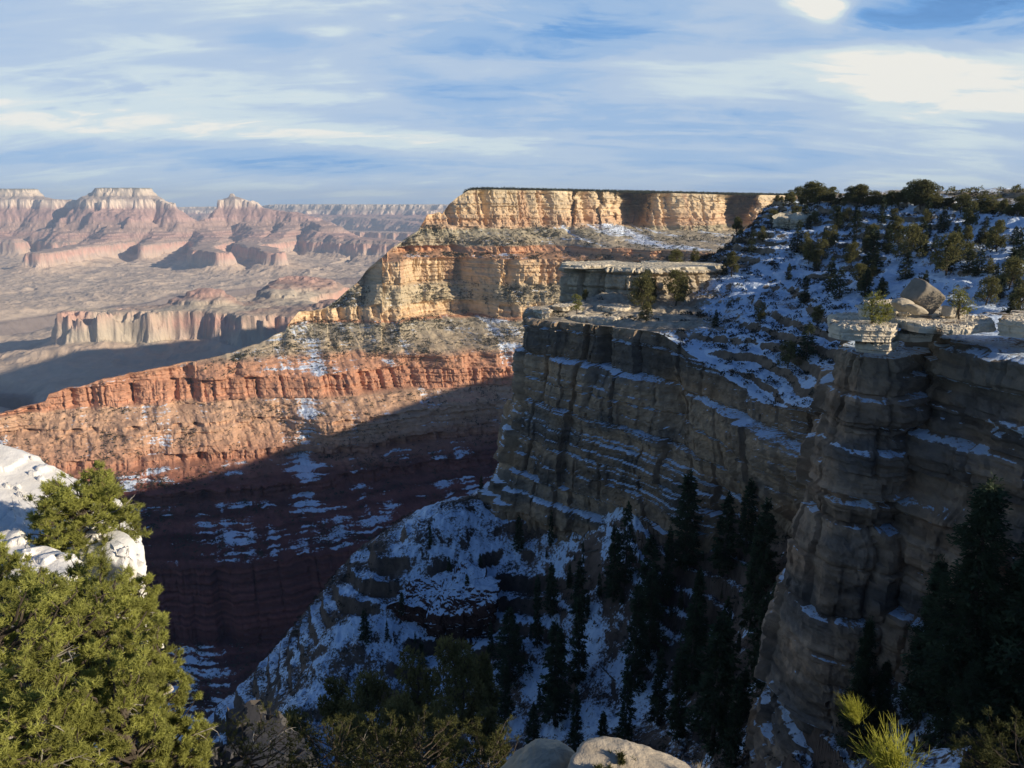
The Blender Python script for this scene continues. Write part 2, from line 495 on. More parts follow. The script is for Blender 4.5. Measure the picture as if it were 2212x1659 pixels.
    c = band_colours(zs + 10 * nz, tab)
    lin = vn(0 * X, 0 * X + 1, zs / 9.0, 61) * sstep(zs, -900, -860)
    c = c * (1 + 0.16 * lin + 0.10 * nz)[..., None]
    # grey weathering over the long butte's red wall
    nb = sstep(fbm(X / 420, Y / 420, zs / 160, 3, 71), -0.15, 0.3) * sstep(-Y, -6000, -5400)
    c = lerp3(c, np.array([.45, .40, .30]) * np.ones_like(c), nb * 0.75 * sstep(zs, -905, -880))
    c = c * 1.22
    tree = sstep(zs, 24, 30)
    c = lerp3(c, np.array([.10, .11, .08]) * np.ones_like(c), tree * 0.7)
    V = np.stack([X, Y, z], -1)
    sn = np.full(X.shape, -0.6)
    o = link_mesh('canyon_terrain', V, grid_quads(len(Ys), len(us)), M_FAR, None, c, sn, smooth=False)
    tag(o, kind='structure')
    return o


build_canyon()


# ------------------------------------------------------------------ the long red and cream spur
def face_normals(V):
    a = np.gradient(V, axis=0); b = np.gradient(V, axis=1)
    n = np.cross(b, a); n /= (np.linalg.norm(n, axis=-1, keepdims=True) + 1e-9)
    return n


SP_CREST = [(-260, 935, 0), (-120, 912, 0), (0, 892, 0), (100, 866, 0), (108, 849, 0), (140, 840, 0), (187, 833, 0), (221, 818, 0), (340, 795, 0), (463, 772, 0), (502, 761, 0),
            (557, 742, 0), (612, 716, 0), (629, 693, 0), (646, 673, 0), (697, 668, 0), (731, 646, 0), (778, 604, 0), (799, 578, 0), (850, 532, 0), (905, 497, 0), (918, 475, 0), (924, 464, 0), (948, 459, 0), (956, 463, 0),
            (972, 440, 0), (990, 424, 0), (1012, 411, 0), (1040, 409, 0), (1200, 412, 0), (1400, 416, 0), (1560, 420, 0), (1700, 422, 0), (1900, 424, 0)]
SP_ROWS = [  # (height, [(photo x, y)...]) of the strata boundaries
    (-84, [(900, 492), (960, 486), (1060, 493), (1180, 490), (1260, 482), (1370, 486), (1420, 496), (1560, 500), (1700, 486), (1900, 480)], 1),
    (-134, [(800, 545), (850, 534), (900, 528), (960, 530), (1080, 535), (1200, 530), (1300, 538), (1560, 545), (1900, 545)], 0),
    (-152, [(800, 560), (850, 547), (900, 541), (960, 545), (1080, 548), (1200, 545), (1300, 551), (1560, 560), (1900, 560)], 1),
    (-166, [(760, 590), (800, 579), (880, 560), (1000, 556), (1100, 562), (1200, 560), (1560, 570), (1900, 575)], 0),
    (-240, [(700, 634), (760, 620), (860, 610), (1000, 606), (1150, 604), (1560, 612), (1900, 618)], 1),
    (-296, [(600, 668), (700, 668), (780, 664), (860, 658), (945, 650), (1040, 640), (1150, 632), (1560, 632), (1900, 640)], 0),
    (-332, [(560, 702), (640, 691), (720, 690), (780, 692), (860, 690), (945, 681), (1040, 669), (1150, 656), (1560, 660), (1900, 665)], 1),
    (-403, [(0, 838), (300, 802), (463, 784), (506, 782), (638, 774), (744, 769), (830, 765), (960, 768), (1129, 764), (1560, 760), (1900, 760)], 0),
    (-440, [(-260, 862), (0, 856), (106, 850), (221, 829), (361, 821), (468, 821), (638, 813), (689, 816), (808, 804), (935, 788), (1016, 791), (1129, 796), (1560, 790), (1900, 790)], 0),
    (-488, [(-260, 890), (0, 882), (106, 866), (238, 878), (340, 872), (510, 863), (723, 861), (808, 850), (938, 834), (1012, 834), (1129, 813), (1560, 812), (1900, 812)], 1),
    (-528, [(-260, 940), (0, 930), (298, 925), (468, 914), (616, 899), (723, 916), (786, 910), (900, 890), (1129, 865), (1560, 860), (1900, 860)], 0),
    (-535, [(-260, 948), (0, 938), (298, 932), (468, 921), (616, 905), (723, 922), (786, 916), (900, 896), (1129, 870), (1560, 865), (1900, 865)], 1),
    (-590, [(-260, 1015), (0, 1008), (187, 999), (289, 995), (350, 982), (560, 974), (700, 957), (900, 930), (1129, 905), (1560, 900), (1900, 900)], 0),
    (-611, [(-260, 1035), (0, 1028), (205, 1020), (303, 1019), (364, 1006), (560, 990), (700, 972), (900, 944), (1129, 918), (1560, 915), (1900, 915)], 1),
    (-645, [(-260, 1090), (300, 1072), (500, 1056), (700, 1036), (900, 1004), (1129, 968), (1560, 960), (1900, 960)], 0),
    (-672, [(-260, 1112), (300, 1098), (500, 1082), (700, 1062), (900, 1030), (1129, 992), (1560, 985), (1900, 985)], 1),
    (-745, [(-260, 1240), (397, 1230), (513, 1230), (630, 1207), (774, 1184), (1129, 1120), (1560, 1110), (1900, 1110)], 0),
    (-885, [(-260, 1420), (411, 1398), (513, 1394), (700, 1375), (1129, 1330), (1560, 1330), (1900, 1330)], 1),
    (-985, [(-260, 1640), (300, 1620), (537, 1600), (700, 1580), (1129, 1540), (1560, 1540), (1900, 1540)], 0),
]
SPUR = {}


def build_spur():
    xs = np.concatenate([np.arange(-260, 1200, 1.9), np.arange(1200, 1900, 2.4)])
    n = len(xs)
    cy = ip(xs, SP_CREST, 1)
    crest_j = 2.2 * fbm(xs / 14, xs * 0, 0, 4, 2) * (1 - 0.8 * sstep(xs, 1000, 1050))
    cy = cy + crest_j
    # heights of the crest from the distance along the spur
    cYd = np.interp(xs, [-260, 0, 106, 300, 463, 560, 629, 646, 700, 778, 850, 905, 940, 1012, 1200, 1400, 1560, 1700, 1900],
                    [1480, 1640, 1690, 1760, 1850, 1930, 2010, 2035, 2075, 2130, 2200, 2245, 2290, 2310, 2400, 2560, 2600, 2800, 3100])
    c, s = math.cos(PITCH), math.sin(PITCH)

    def ray(x, y):
        a = (x - CX) / FP; b = (CY - y) / FP
        return np.stack([a, c + b * s, -s + b * c], -1)
    d = ray(xs, cy); crest = d * (cYd / d[:, 1])[:, None]
    rows = []; steep = []
    prev = crest
    for zk, pts, st in SP_ROWS:
        y = np.maximum(ip(xs, pts, 1), cy + 0.6)
        d = ray(xs, y); Pk = d * (zk / d[:, 2])[:, None]
        if zk == -84:      # the cliff head is so flat in view that its foot follows the rim
            Yf = cYd - 42; Pk = d * (Yf / d[:, 1])[:, None]
        # where the crest lies below this stratum, follow the crest
        low = crest[:, 2] <= zk + 4
        Pk[low] = crest[low] + np.array([0, -0.5, -0.1]) * (len(rows) + 1)
        bad = (~low) & (Pk[:, 1] > prev[:, 1] - 2)
        # never let a lower stratum stand behind a higher one
        Yn = np.where(Pk[:, 1] > prev[:, 1] - 2, prev[:, 1] - 2, Pk[:, 1])
        d2 = Pk / Pk[:, 1:2]
        Pk = np.where(bad[:, None], np.stack([d2[:, 0] * Yn, Yn, Pk[:, 2]], -1), Pk)
        rows.append(Pk); steep.append(st); prev = Pk
    Yr = np.array([r[:, 1] for r in rows])
    kk = np.ones(41) / 41
    Ys_ = np.array([np.convolve(np.pad(y_, 20, mode='edge'), kk, mode='valid') for y_ in Yr])
    Ys_ = np.minimum(Ys_, cYd[None] - 0.3 * (1 + np.arange(len(rows)))[:, None])
    for k_ in range(len(rows)):
        if k_: Ys_[k_] = np.minimum(Ys_[k_], Ys_[k_ - 1] - 0.3)
        rows[k_] = rows[k_] / rows[k_][:, 1:2] * Ys_[k_][:, None]
    back = []
    for dy, z in ((420, -990), (300, -700), (170, -330)):
        zz = np.minimum(z, crest[:, 2] - dy * 0.75)
        u = crest[:, 0] / crest[:, 1]
        B = np.stack([crest[:, 0] - 0.25 * dy, crest[:, 1] + dy * 1.6, zz], -1); back.append(B)
    top = np.stack([crest[:, 0] - 8, crest[:, 1] + 30, crest[:, 2] - 6 * (1 - sstep(xs, 1000, 1040))], -1)
    # the flat top carries on far behind the rim
    wide = sstep(xs, 985, 1060)
    far = np.stack([crest[:, 0] * 1.0 + 60, crest[:, 1] + 900, crest[:, 2] * 0 + 26], -1)
    b2 = back[2] * (1 - wide[:, None]) + (far * [1, 1, 1]) * wide[:, None]
    b1 = back[1] * (1 - wide[:, None]) + (far + [0, 300, -300]) * wide[:, None]
    b0 = back[0] * (1 - wide[:, None]) + (far + [0, 700, -1000]) * wide[:, None]
    ctrl = [b0, b1, b2, top, crest] + rows
    kinds = [0, 0, 0, 0] + [0 if False else 0] + steep[0:0]
    seg_steep = [0, 0, 0, 0] + [s_ for s_ in steep]
    counts = [10, 10, 20, 5] + [int(max(4, np.nanmax(np.abs(project(b)[1] - project(a)[1])[(xs > 0) & (xs < 1180)]) / 1.5)) for a, b in zip(ctrl[4:-1], ctrl[5:])]
    R = []; SF = []
    for i, (a, b) in enumerate(zip(ctrl[:-1], ctrl[1:])):
        k = counts[i]
        t = (np.arange(k) / k)[:, None, None]
        R.append(a[None] * (1 - t) + b[None] * t); SF.append(np.full((k, n), float(seg_steep[i])))
    R.append(ctrl[-1][None]); SF.append(np.zeros((1, n)))
    V = np.concatenate(R); SF = np.concatenate(SF)
    nr = V.shape[0]
    for _ in range(3):
        SFs = SF.copy(); SFs[1:-1] = (SF[:-2] + SF[1:-1] + SF[2:]) / 3; SF = SFs
    X, Y, Z = V[..., 0].copy(), V[..., 1].copy(), V[..., 2].copy()
    front = np.zeros((nr, 1)); front[sum(counts[:4]):] = 1
    front[sum(counts[:4]) - 3:sum(counts[:4]) + 1] = 0.5
    out = np.array([0.42, -0.91, 0])
    S = X * 0.91 + Y * 0.42       # distance along the spur
    # hard beds stick out, joints split cliffs into buttresses
    led = (vn(S / 400, 0, Z / 9.0, 101) * 0.5 + vn(S / 120, 0, Z / 4.0, 102) * 0.5)
    big = ridged(S / 95, Z / 900, 0, 3, 103)
    bt = -np.clip(big - 0.62, 0, 1) * 110
    joint = -np.clip(ridged(S / 26, Z / 160, 0, 3, 104) - 0.66, 0, 1) * 46
    lay = np.floor(Z / 13 + 1.5 * vn(S / 90, 0, 0, 99)); blk = (hash1((np.floor(S / 17 + hash1(lay.astype(int), 4) * 7)).astype(int), 5, 0) - 0.5)
    fb = fbm(S / 60, Z / 60, Y / 60, 5, 105)
    vg = ridged((S + 25 * fbm(S / 90, Z / 90, 0, 3, 140)) / 85, Z / 330, 0, 4, 141)
    crumb = fbm(S / 9, Z / 9, Y / 9, 3, 106)
    cl = SF * (bt + joint + 9 * led + 7 * blk + 6 * crumb)
    sl = (1 - SF) * (18 * fb - 46 * np.clip(vg - 0.6, 0, 1) + 3.0 * crumb + 7 * led)
    rec = np.exp(-((project(V)[0] - 1350) / 42) ** 2) * sstep(Z, -150, -60) * 0
    lower = sstep(-Z, 640, 700)
    disp = (cl * (1 - 0.35 * lower) + sl + 10 * fb) * front
    # recess in the cream cliff behind the buttress
    fade = sstep(np.abs(Z - crest[None, :, 2]), 0, 14)
    disp = disp * (0.25 + 0.75 * fade)
    V[..., 0] += out[0] * disp; V[..., 1] += out[1] * disp
    V[..., 2] += front * (1 - SF) * (4.0 * fbm(S / 22, Y / 22, 0, 4, 111)) * fade
    # two shaded recesses in the rim cliff, at the right
    pxx = np.broadcast_to(xs[None], (nr, n))
    pw = pxx + 16 * fbm(Z / 28, pxx / 30, 0, 4, 150) + 9 * fbm(pxx / 9, Z / 60, 0, 3, 151)
    for x0, w, dep in ((1366, 34, 240), (1598, 26, 240), (1238, 6, 34), (1296, 5, 26)):
        g = np.exp(-np.abs((pw - x0) / w) ** 2.6) * sstep(Z, -175, -60) * front * sstep(-np.abs(Z), -200, 0)
        u = X / Y
        V[..., 1] += dep * g; V[..., 0] += dep * g * (u + 0.05)
    N = face_normals(V)
    up = np.abs(N[..., 2])
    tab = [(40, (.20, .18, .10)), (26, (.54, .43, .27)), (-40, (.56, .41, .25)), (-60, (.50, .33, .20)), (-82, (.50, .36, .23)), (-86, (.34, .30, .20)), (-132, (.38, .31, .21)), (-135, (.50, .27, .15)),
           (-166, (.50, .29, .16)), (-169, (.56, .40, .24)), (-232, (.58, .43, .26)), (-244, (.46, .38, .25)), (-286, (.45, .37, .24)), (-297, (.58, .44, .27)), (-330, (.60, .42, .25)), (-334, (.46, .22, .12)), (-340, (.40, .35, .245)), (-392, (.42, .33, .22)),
           (-404, (.45, .25, .155)), (-440, (.45, .235, .145)), (-487, (.45, .24, .15)), (-491, (.48, .31, .20)), (-560, (.46, .28, .18)), (-590, (.41, .225, .145)), (-612, (.37, .18, .115)), (-640, (.20, .075, .055)),  # lowest red beds darkened to deepen the shade across them
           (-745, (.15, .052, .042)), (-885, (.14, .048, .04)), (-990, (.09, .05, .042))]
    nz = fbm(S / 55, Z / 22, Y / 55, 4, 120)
    cc = band_colours(Z + 5 * nz, tab) * (1 + 0.14 * sstep(Z, -640, -600))[..., None]  # beds above the shadow line lightened to look more sunlit
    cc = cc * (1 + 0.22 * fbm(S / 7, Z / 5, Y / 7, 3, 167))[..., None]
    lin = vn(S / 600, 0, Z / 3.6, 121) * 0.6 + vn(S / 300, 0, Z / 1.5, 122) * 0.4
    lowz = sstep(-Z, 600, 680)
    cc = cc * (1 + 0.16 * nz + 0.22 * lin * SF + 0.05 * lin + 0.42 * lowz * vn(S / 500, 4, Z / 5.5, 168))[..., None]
    pale = sstep(fbm(S / 80, Z / 60, 0, 3, 123), 0.0, 0.5) * sstep(Z, -345, -325)
    cc = lerp3(cc, np.array([.60, .48, .31]) * np.ones_like(cc), pale * 0.35 * SF)
    stain = sstep(fbm(S / 30, Z / 200, 0, 3, 124), 0.1, 0.5) * SF * sstep(Z, -345, -160)
    cc = lerp3(cc, np.array([.46, .27, .16]) * np.ones_like(cc), stain * 0.6)
    # snow: on the gentler ground, in gullies and beside bushes, more of it where the sun does not reach
    SFn = np.clip(SF + 0.45 * fbm(S / 24, Z / 12, 0, 4, 163), 0, 1)
    gul = fbm((S + 20 * fbm(S / 50, Z / 50, 0, 3, 139)) / 46, Z / 110, 0, 4, 131) + 1.6 * np.clip(vg - 0.62, 0, 0.3)
    shade = sstep(-Z, 560, 640)
    sn = -0.52 + 0.50 * sstep(up, 0.30, 0.65) * (1 - SFn) + 0.55 * gul + 0.22 * shade
    sn = sn + 0.16 * sstep(pxx, 950, 1250) * (1 - SF) * sstep(Z, -400, -340)
    wv = pxx + 14 * fbm(Z / 30, S / 60, 0, 3, 133)
    sn = sn + 0.30 * np.exp(-((wv - 655) / 30) ** 2) * sstep(-Z, 395, 430)
    sn = sn + 0.13 + 0.24 * fbm(S / 9, Z / 46, 0, 3, 165) + (0.42 + 0.5 * shade) * fbm(S / 70, Z / 3.4, 0, 3, 166)
    sn = sn + shade * (0.75 * fbm((S + 30 * fbm(Z / 40, S / 80, 0, 3, 160)) / 75, (Z + 20 * fbm(S / 60, Z / 50, 0, 3, 161)) / 42, 0, 4, 162) - 0.30)
    sn = np.where(SFn > 0.6, sn - 0.5 + 0.3 * shade * sstep(led, 0.1, 0.5), sn)
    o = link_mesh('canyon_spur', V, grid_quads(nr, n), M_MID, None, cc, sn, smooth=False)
    tag(o, kind='structure')
    SPUR.update(V=V, SF=SF, front=front, xs=xs, rim=crest, up=up, base=sum(counts[:4]))


build_spur()


# ------------------------------------------------------------------ generic shapes for cliffs
def resample(P, step, closed=False):
    P = np.asarray(P, float)
    if closed: P = np.vstack([P, P[:1]])
    # Catmull-Rom, then even spacing
    Q = []
    n = len(P)
    for i in range(n - 1):
        if closed:
            p0 = P[(i - 1) % (n - 1)]; p3 = P[(i + 2) % (n - 1)]
        else:
            p0 = P[max(i - 1, 0)]; p3 = P[min(i + 2, n - 1)]
        p1, p2 = P[i], P[i + 1]
        t = np.linspace(0, 1, 20, endpoint=False)[:, None]
        a = 0.5 * (2 * p1 + (-p0 + p2) * t + (2 * p0 - 5 * p1 + 4 * p2 - p3) * t * t + (-p0 + 3 * p1 - 3 * p2 + p3) * t ** 3)
        Q.append(a * 0.35 + 0.65 * (p1 * (1 - t) + p2 * t))
    Q.append(P[-1:]); Q = np.vstack(Q)
    s = np.concatenate([[0], np.cumsum(np.linalg.norm(np.diff(Q, axis=0), axis=1))])
    m_ = max(8, int(s[-1] / step))
    ss = np.linspace(0, s[-1], m_, endpoint=not closed)
    return np.stack([np.interp(ss, s, Q[:, k]) for k in range(3)], -1)


def rock_colour(V, SF, scale=1.0, base=(.13, .105, .085), alt=(.085, .085, .085), seed=0, warm=(.17, .12, .08)):
    X, Y, Z = V[..., 0], V[..., 1], V[..., 2]
    n1 = fbm(X / (14 * scale), Y / (14 * scale), Z / (6 * scale), 4, 300 + seed)
    n2 = fbm(X / (4 * scale), Y / (4 * scale), Z / (30 * scale), 3, 310 + seed)
    ln = 0.6 * vn(X / (60 * scale), Y / (60 * scale), Z / (1.0 * scale), 320 + seed) + 0.9 * vn(X / (90 * scale), Y / (90 * scale), Z / (3.6 * scale), 321 + seed)
    b = np.ones(V.shape) * np.array(base)
    b = lerp3(b, np.ones(V.shape) * np.array(alt), sstep(n1, -0.05, 0.35))
    b = lerp3(b, np.ones(V.shape) * np.array(warm), sstep(-n1, 0.1, 0.5))
    streak = sstep(n2, 0.1, 0.6)
    b = b * (1 - 0.5 * streak * SF)[..., None] * (1 + 0.34 * ln)[..., None]
    return b


def cliff_disp(S, Z, X, Y, scale=1.0, seed=0, ledge=1.0, dip=0.0):
    """how far each point of a cliff stands out: beds, blocks, joints and crumbling"""
    Zd = Z + dip * S + 2.2 * scale * vn(S / (60 * scale), 2, Zd_(Z) / (26 * scale), 421 + seed)
    # thick beds of uneven height
    bed = Zd / (6.0 * scale) + 0.42 * np.sin(Zd / (7.7 * scale) + seed)
    i = np.floor(bed).astype(int); f = bed - i
    md = 0.35 + 0.95 * sstep(fbm(S / (24 * scale), Z / (60 * scale), 0, 2, 423 + seed), -0.4, 0.25)
    h0 = hash1(i, 401 + seed); h1 = hash1(i + 1, 401 + seed)
    t = sstep(f, 0.90, 1.0)
    D = (h0 * (1 - t) + h1 * t - 0.5) * 5.2 * scale * ledge * md
    D = D - (np.exp(-((f - 0.02) / 0.05) ** 2)) * 1.1 * scale
    # thin beds inside them
    b2 = Zd / (1.1 * scale) + 0.5 * vn(S / (30 * scale), 5, 0, 430 + seed)
    i2 = np.floor(b2).astype(int); f2 = b2 - i2; t2 = sstep(f2, 0.8, 1.0)
    soft = sstep(vn(S / (28 * scale), 1, Zd / (11 * scale), 431 + seed), -0.3, 0.5)
    D = D + ((hash1(i2, 432 + seed) * (1 - t2) + hash1(i2 + 1, 432 + seed) * t2) - 0.5) * 1.9 * scale * soft - np.exp(-(f2 / 0.14) ** 2) * 0.35 * scale * soft
    # upright panels between joints, one set for each thick bed
    sw = S + 0.9 * scale * vn(S / (9 * scale), 0, Z / (5 * scale), 433 + seed)
    pw = sw / (6.8 * scale) + 9.7 * hash1(i // 2, 434 + seed) + 0.35 * np.sin(sw / (5.0 * scale))
    pi_ = np.floor(pw).astype(int); pf = pw - pi_
    D = D + (_h(pi_, i // 2, pi_ * 0, 435 + seed) - 0.5) * 2.4 * scale
    D = D - np.exp(-(np.minimum(pf, 1 - pf) / 0.035) ** 2) * 1.5 * scale * (hash1(pi_, 436 + seed) > 0.5)
    qw = sw / (2.3 * scale) + 5.1 * hash1(i, 437 + seed); qi = np.floor(qw).astype(int)
    D = D + (_h(qi, i, qi * 0, 438 + seed) - 0.5) * 0.9 * scale
    # buttresses and deep clefts
    D = D + fbm(S / (30 * scale), Z / (150 * scale), 0, 3, 439 + seed) * 5.0 * scale
    D = D - np.clip(ridged(S / (24 * scale), Z / (260 * scale), 0, 2, 440 + seed) - 0.86, 0, 1) * 42 * scale
    D = D + fbm(X / (2.2 * scale), Y / (2.2 * scale), Z / (1.6 * scale), 5, 408 + seed, 0.65) * 1.15 * scale
    return D


def Zd_(Z): return Z


def smooth_snow(N, X, Y, Z, lo=0.55, hi=0.85, amt=1.0, bias=-0.45, seed=0, sc=6.0):
    return bias + amt * sstep(N[..., 2], lo, hi) + 0.35 * fbm(X / sc, Y / sc, Z / sc, 3, 500 + seed)


def solid_mass(name, poly, ztop, zbot, step=0.6, scale=1.0, seed=0, offs=((0, 0), (1, 0)), disp=1.0, mat=None, colf=None, snow_amt=1.0, ledge=1.0,
               top_noise=0.3, tilt=(0, 0), bias=-0.45, parent=None, dip=0.0, origin=None, top_rough=1.0, smooth=False):
    """a body of layered rock: closed plan outline, walls with beds and joints, uneven top"""
    P = np.array([[p[0], p[1], 0.0] for p in poly])
    A = 0.5 * np.sum(P[:, 0] * np.roll(P[:, 1], -1) - np.roll(P[:, 0], -1) * P[:, 1])
    if A < 0: P = P[::-1]
    C = resample(P, step, closed=True)
    m_ = len(C)
    tg = np.roll(C, -1, axis=0) - np.roll(C, 1, axis=0); tg /= np.linalg.norm(tg, axis=1, keepdims=True) + 1e-9
    nrm = np.stack([tg[:, 1], -tg[:, 0], np.zeros(m_)], -1)
    for _ in range(6):
        nrm = (np.roll(nrm, 1, 0) + nrm + np.roll(nrm, -1, 0)) / 3
    cen = C.mean(0)
    H_ = ztop - zbot
    nz = max(5, int(H_ / step))
    zt = np.linspace(0, 1, nz)          # 0 top -> 1 bottom
    S = np.arange(m_) * step
    SS, ZT = np.meshgrid(S, zt)
    V = np.zeros((nz, m_, 3))
    ot = np.interp(zt, [o_[0] for o_ in offs], [o_[1] for o_ in offs])
    Zg = ztop - ZT * H_
    X0 = np.broadcast_to(C[None, :, 0], ZT.shape); Y0 = np.broadcast_to(C[None, :, 1], ZT.shape)
    # periodic along the outline: noise from plan position
    Sx = SS
    D = cliff_disp(Sx, Zg, X0, Y0, scale, seed, ledge, dip) * disp
    edge = 1 - 0.0 * ZT
    D = D * edge - 0.5 * scale * disp * np.exp(-(ZT * H_ / (0.5 * scale)) ** 2) + ot[:, None]
    V[..., 0] = X0 + nrm[None, :, 0] * D; V[..., 1] = Y0 + nrm[None, :, 1] * D; V[..., 2] = Zg
    # top: rings shrinking towards the middle
    kr = max(4, int(np.linalg.norm(C - cen, axis=1).mean() / step))
    kr = min(kr, 90)
    rings = []
    for k in range(kr):
        f = (k / kr) ** 0.9
        r = V[0] * 1.0; r = cen + (r - cen) * f; r[:, 2] = ztop
        rings.append(r)
    rings = np.array(rings)
    V = np.concatenate([rings, V])
    istop = np.concatenate([np.ones((kr, m_)), np.zeros((nz, m_))]); istop[kr] = 1
    X, Y, Z = V[..., 0], V[..., 1], V[..., 2].copy()
    tn = fbm(X / (7 * scale), Y / (7 * scale), 0, 4, 600 + seed) * top_noise * 2
    st = np.floor((tn + 0.25 * fbm(X / scale, Y / scale, 0, 3, 601 + seed)) / 0.35) * 0.35 * 0.6 + tn * 0.4
    fadew = np.concatenate([np.ones(kr), np.clip(1 - np.arange(nz) / max(3.0, nz * 0.5), 0, 1)])[:, None]
    V[..., 2] += (st * top_rough + tilt[0] * (X - cen[0]) + tilt[1] * (Y - cen[1])) * fadew
    N = face_normals(V)
    if N[kr // 2, :, 2].mean() < 0: N = -N
    SF = 1 - istop
    c = (colf or (lambda V_, SF_: rock_colour(V_, SF_, scale, seed=seed)))(V, SF)
    sn = smooth_snow(np.abs(N), V[..., 0], V[..., 1], V[..., 2], 0.6, 0.9, snow_amt, bias, seed, 5 * scale)
    W = V.copy()
    o = link_mesh(name, W if origin is None else W - np.asarray(origin), grid_quads(kr + nz, m_, wrap=True), mat or M_CLIFF, parent, c, sn, smooth=smooth)
    if origin is not None:
        o.location = [float(v) for v in origin]
    return o


# ------------------------------------------------------------------ the near headland: shaded cliff, snowy hillside, rim plateau
def tps(pts, X, Y, lam=0.0):
    pts = np.asarray(pts, float); p = pts[:, :2]; z = pts[:, 2]; n = len(p)
    sc = 100.0; p = p / sc
    def U(r2): return np.where(r2 > 1e-12, 0.5 * r2 * np.log(np.maximum(r2, 1e-12)), 0)
    K = U(((p[:, None] - p[None]) ** 2).sum(-1)) + lam * np.eye(n)
    A = np.zeros((n + 3, n + 3)); A[:n, :n] = K; A[:n, n] = 1; A[:n, n + 1:] = p; A[n, :n] = 1; A[n + 1:, :n] = p.T
    w = np.linalg.solve(A, np.concatenate([z, [0, 0, 0]]))
    R = w[n] + w[n + 1] * X / sc + w[n + 2] * Y / sc
    for i in range(n):
        R = R + w[i] * U((X / sc - p[i, 0]) ** 2 + (Y / sc - p[i, 1]) ** 2)
    return R


HEAD = {}


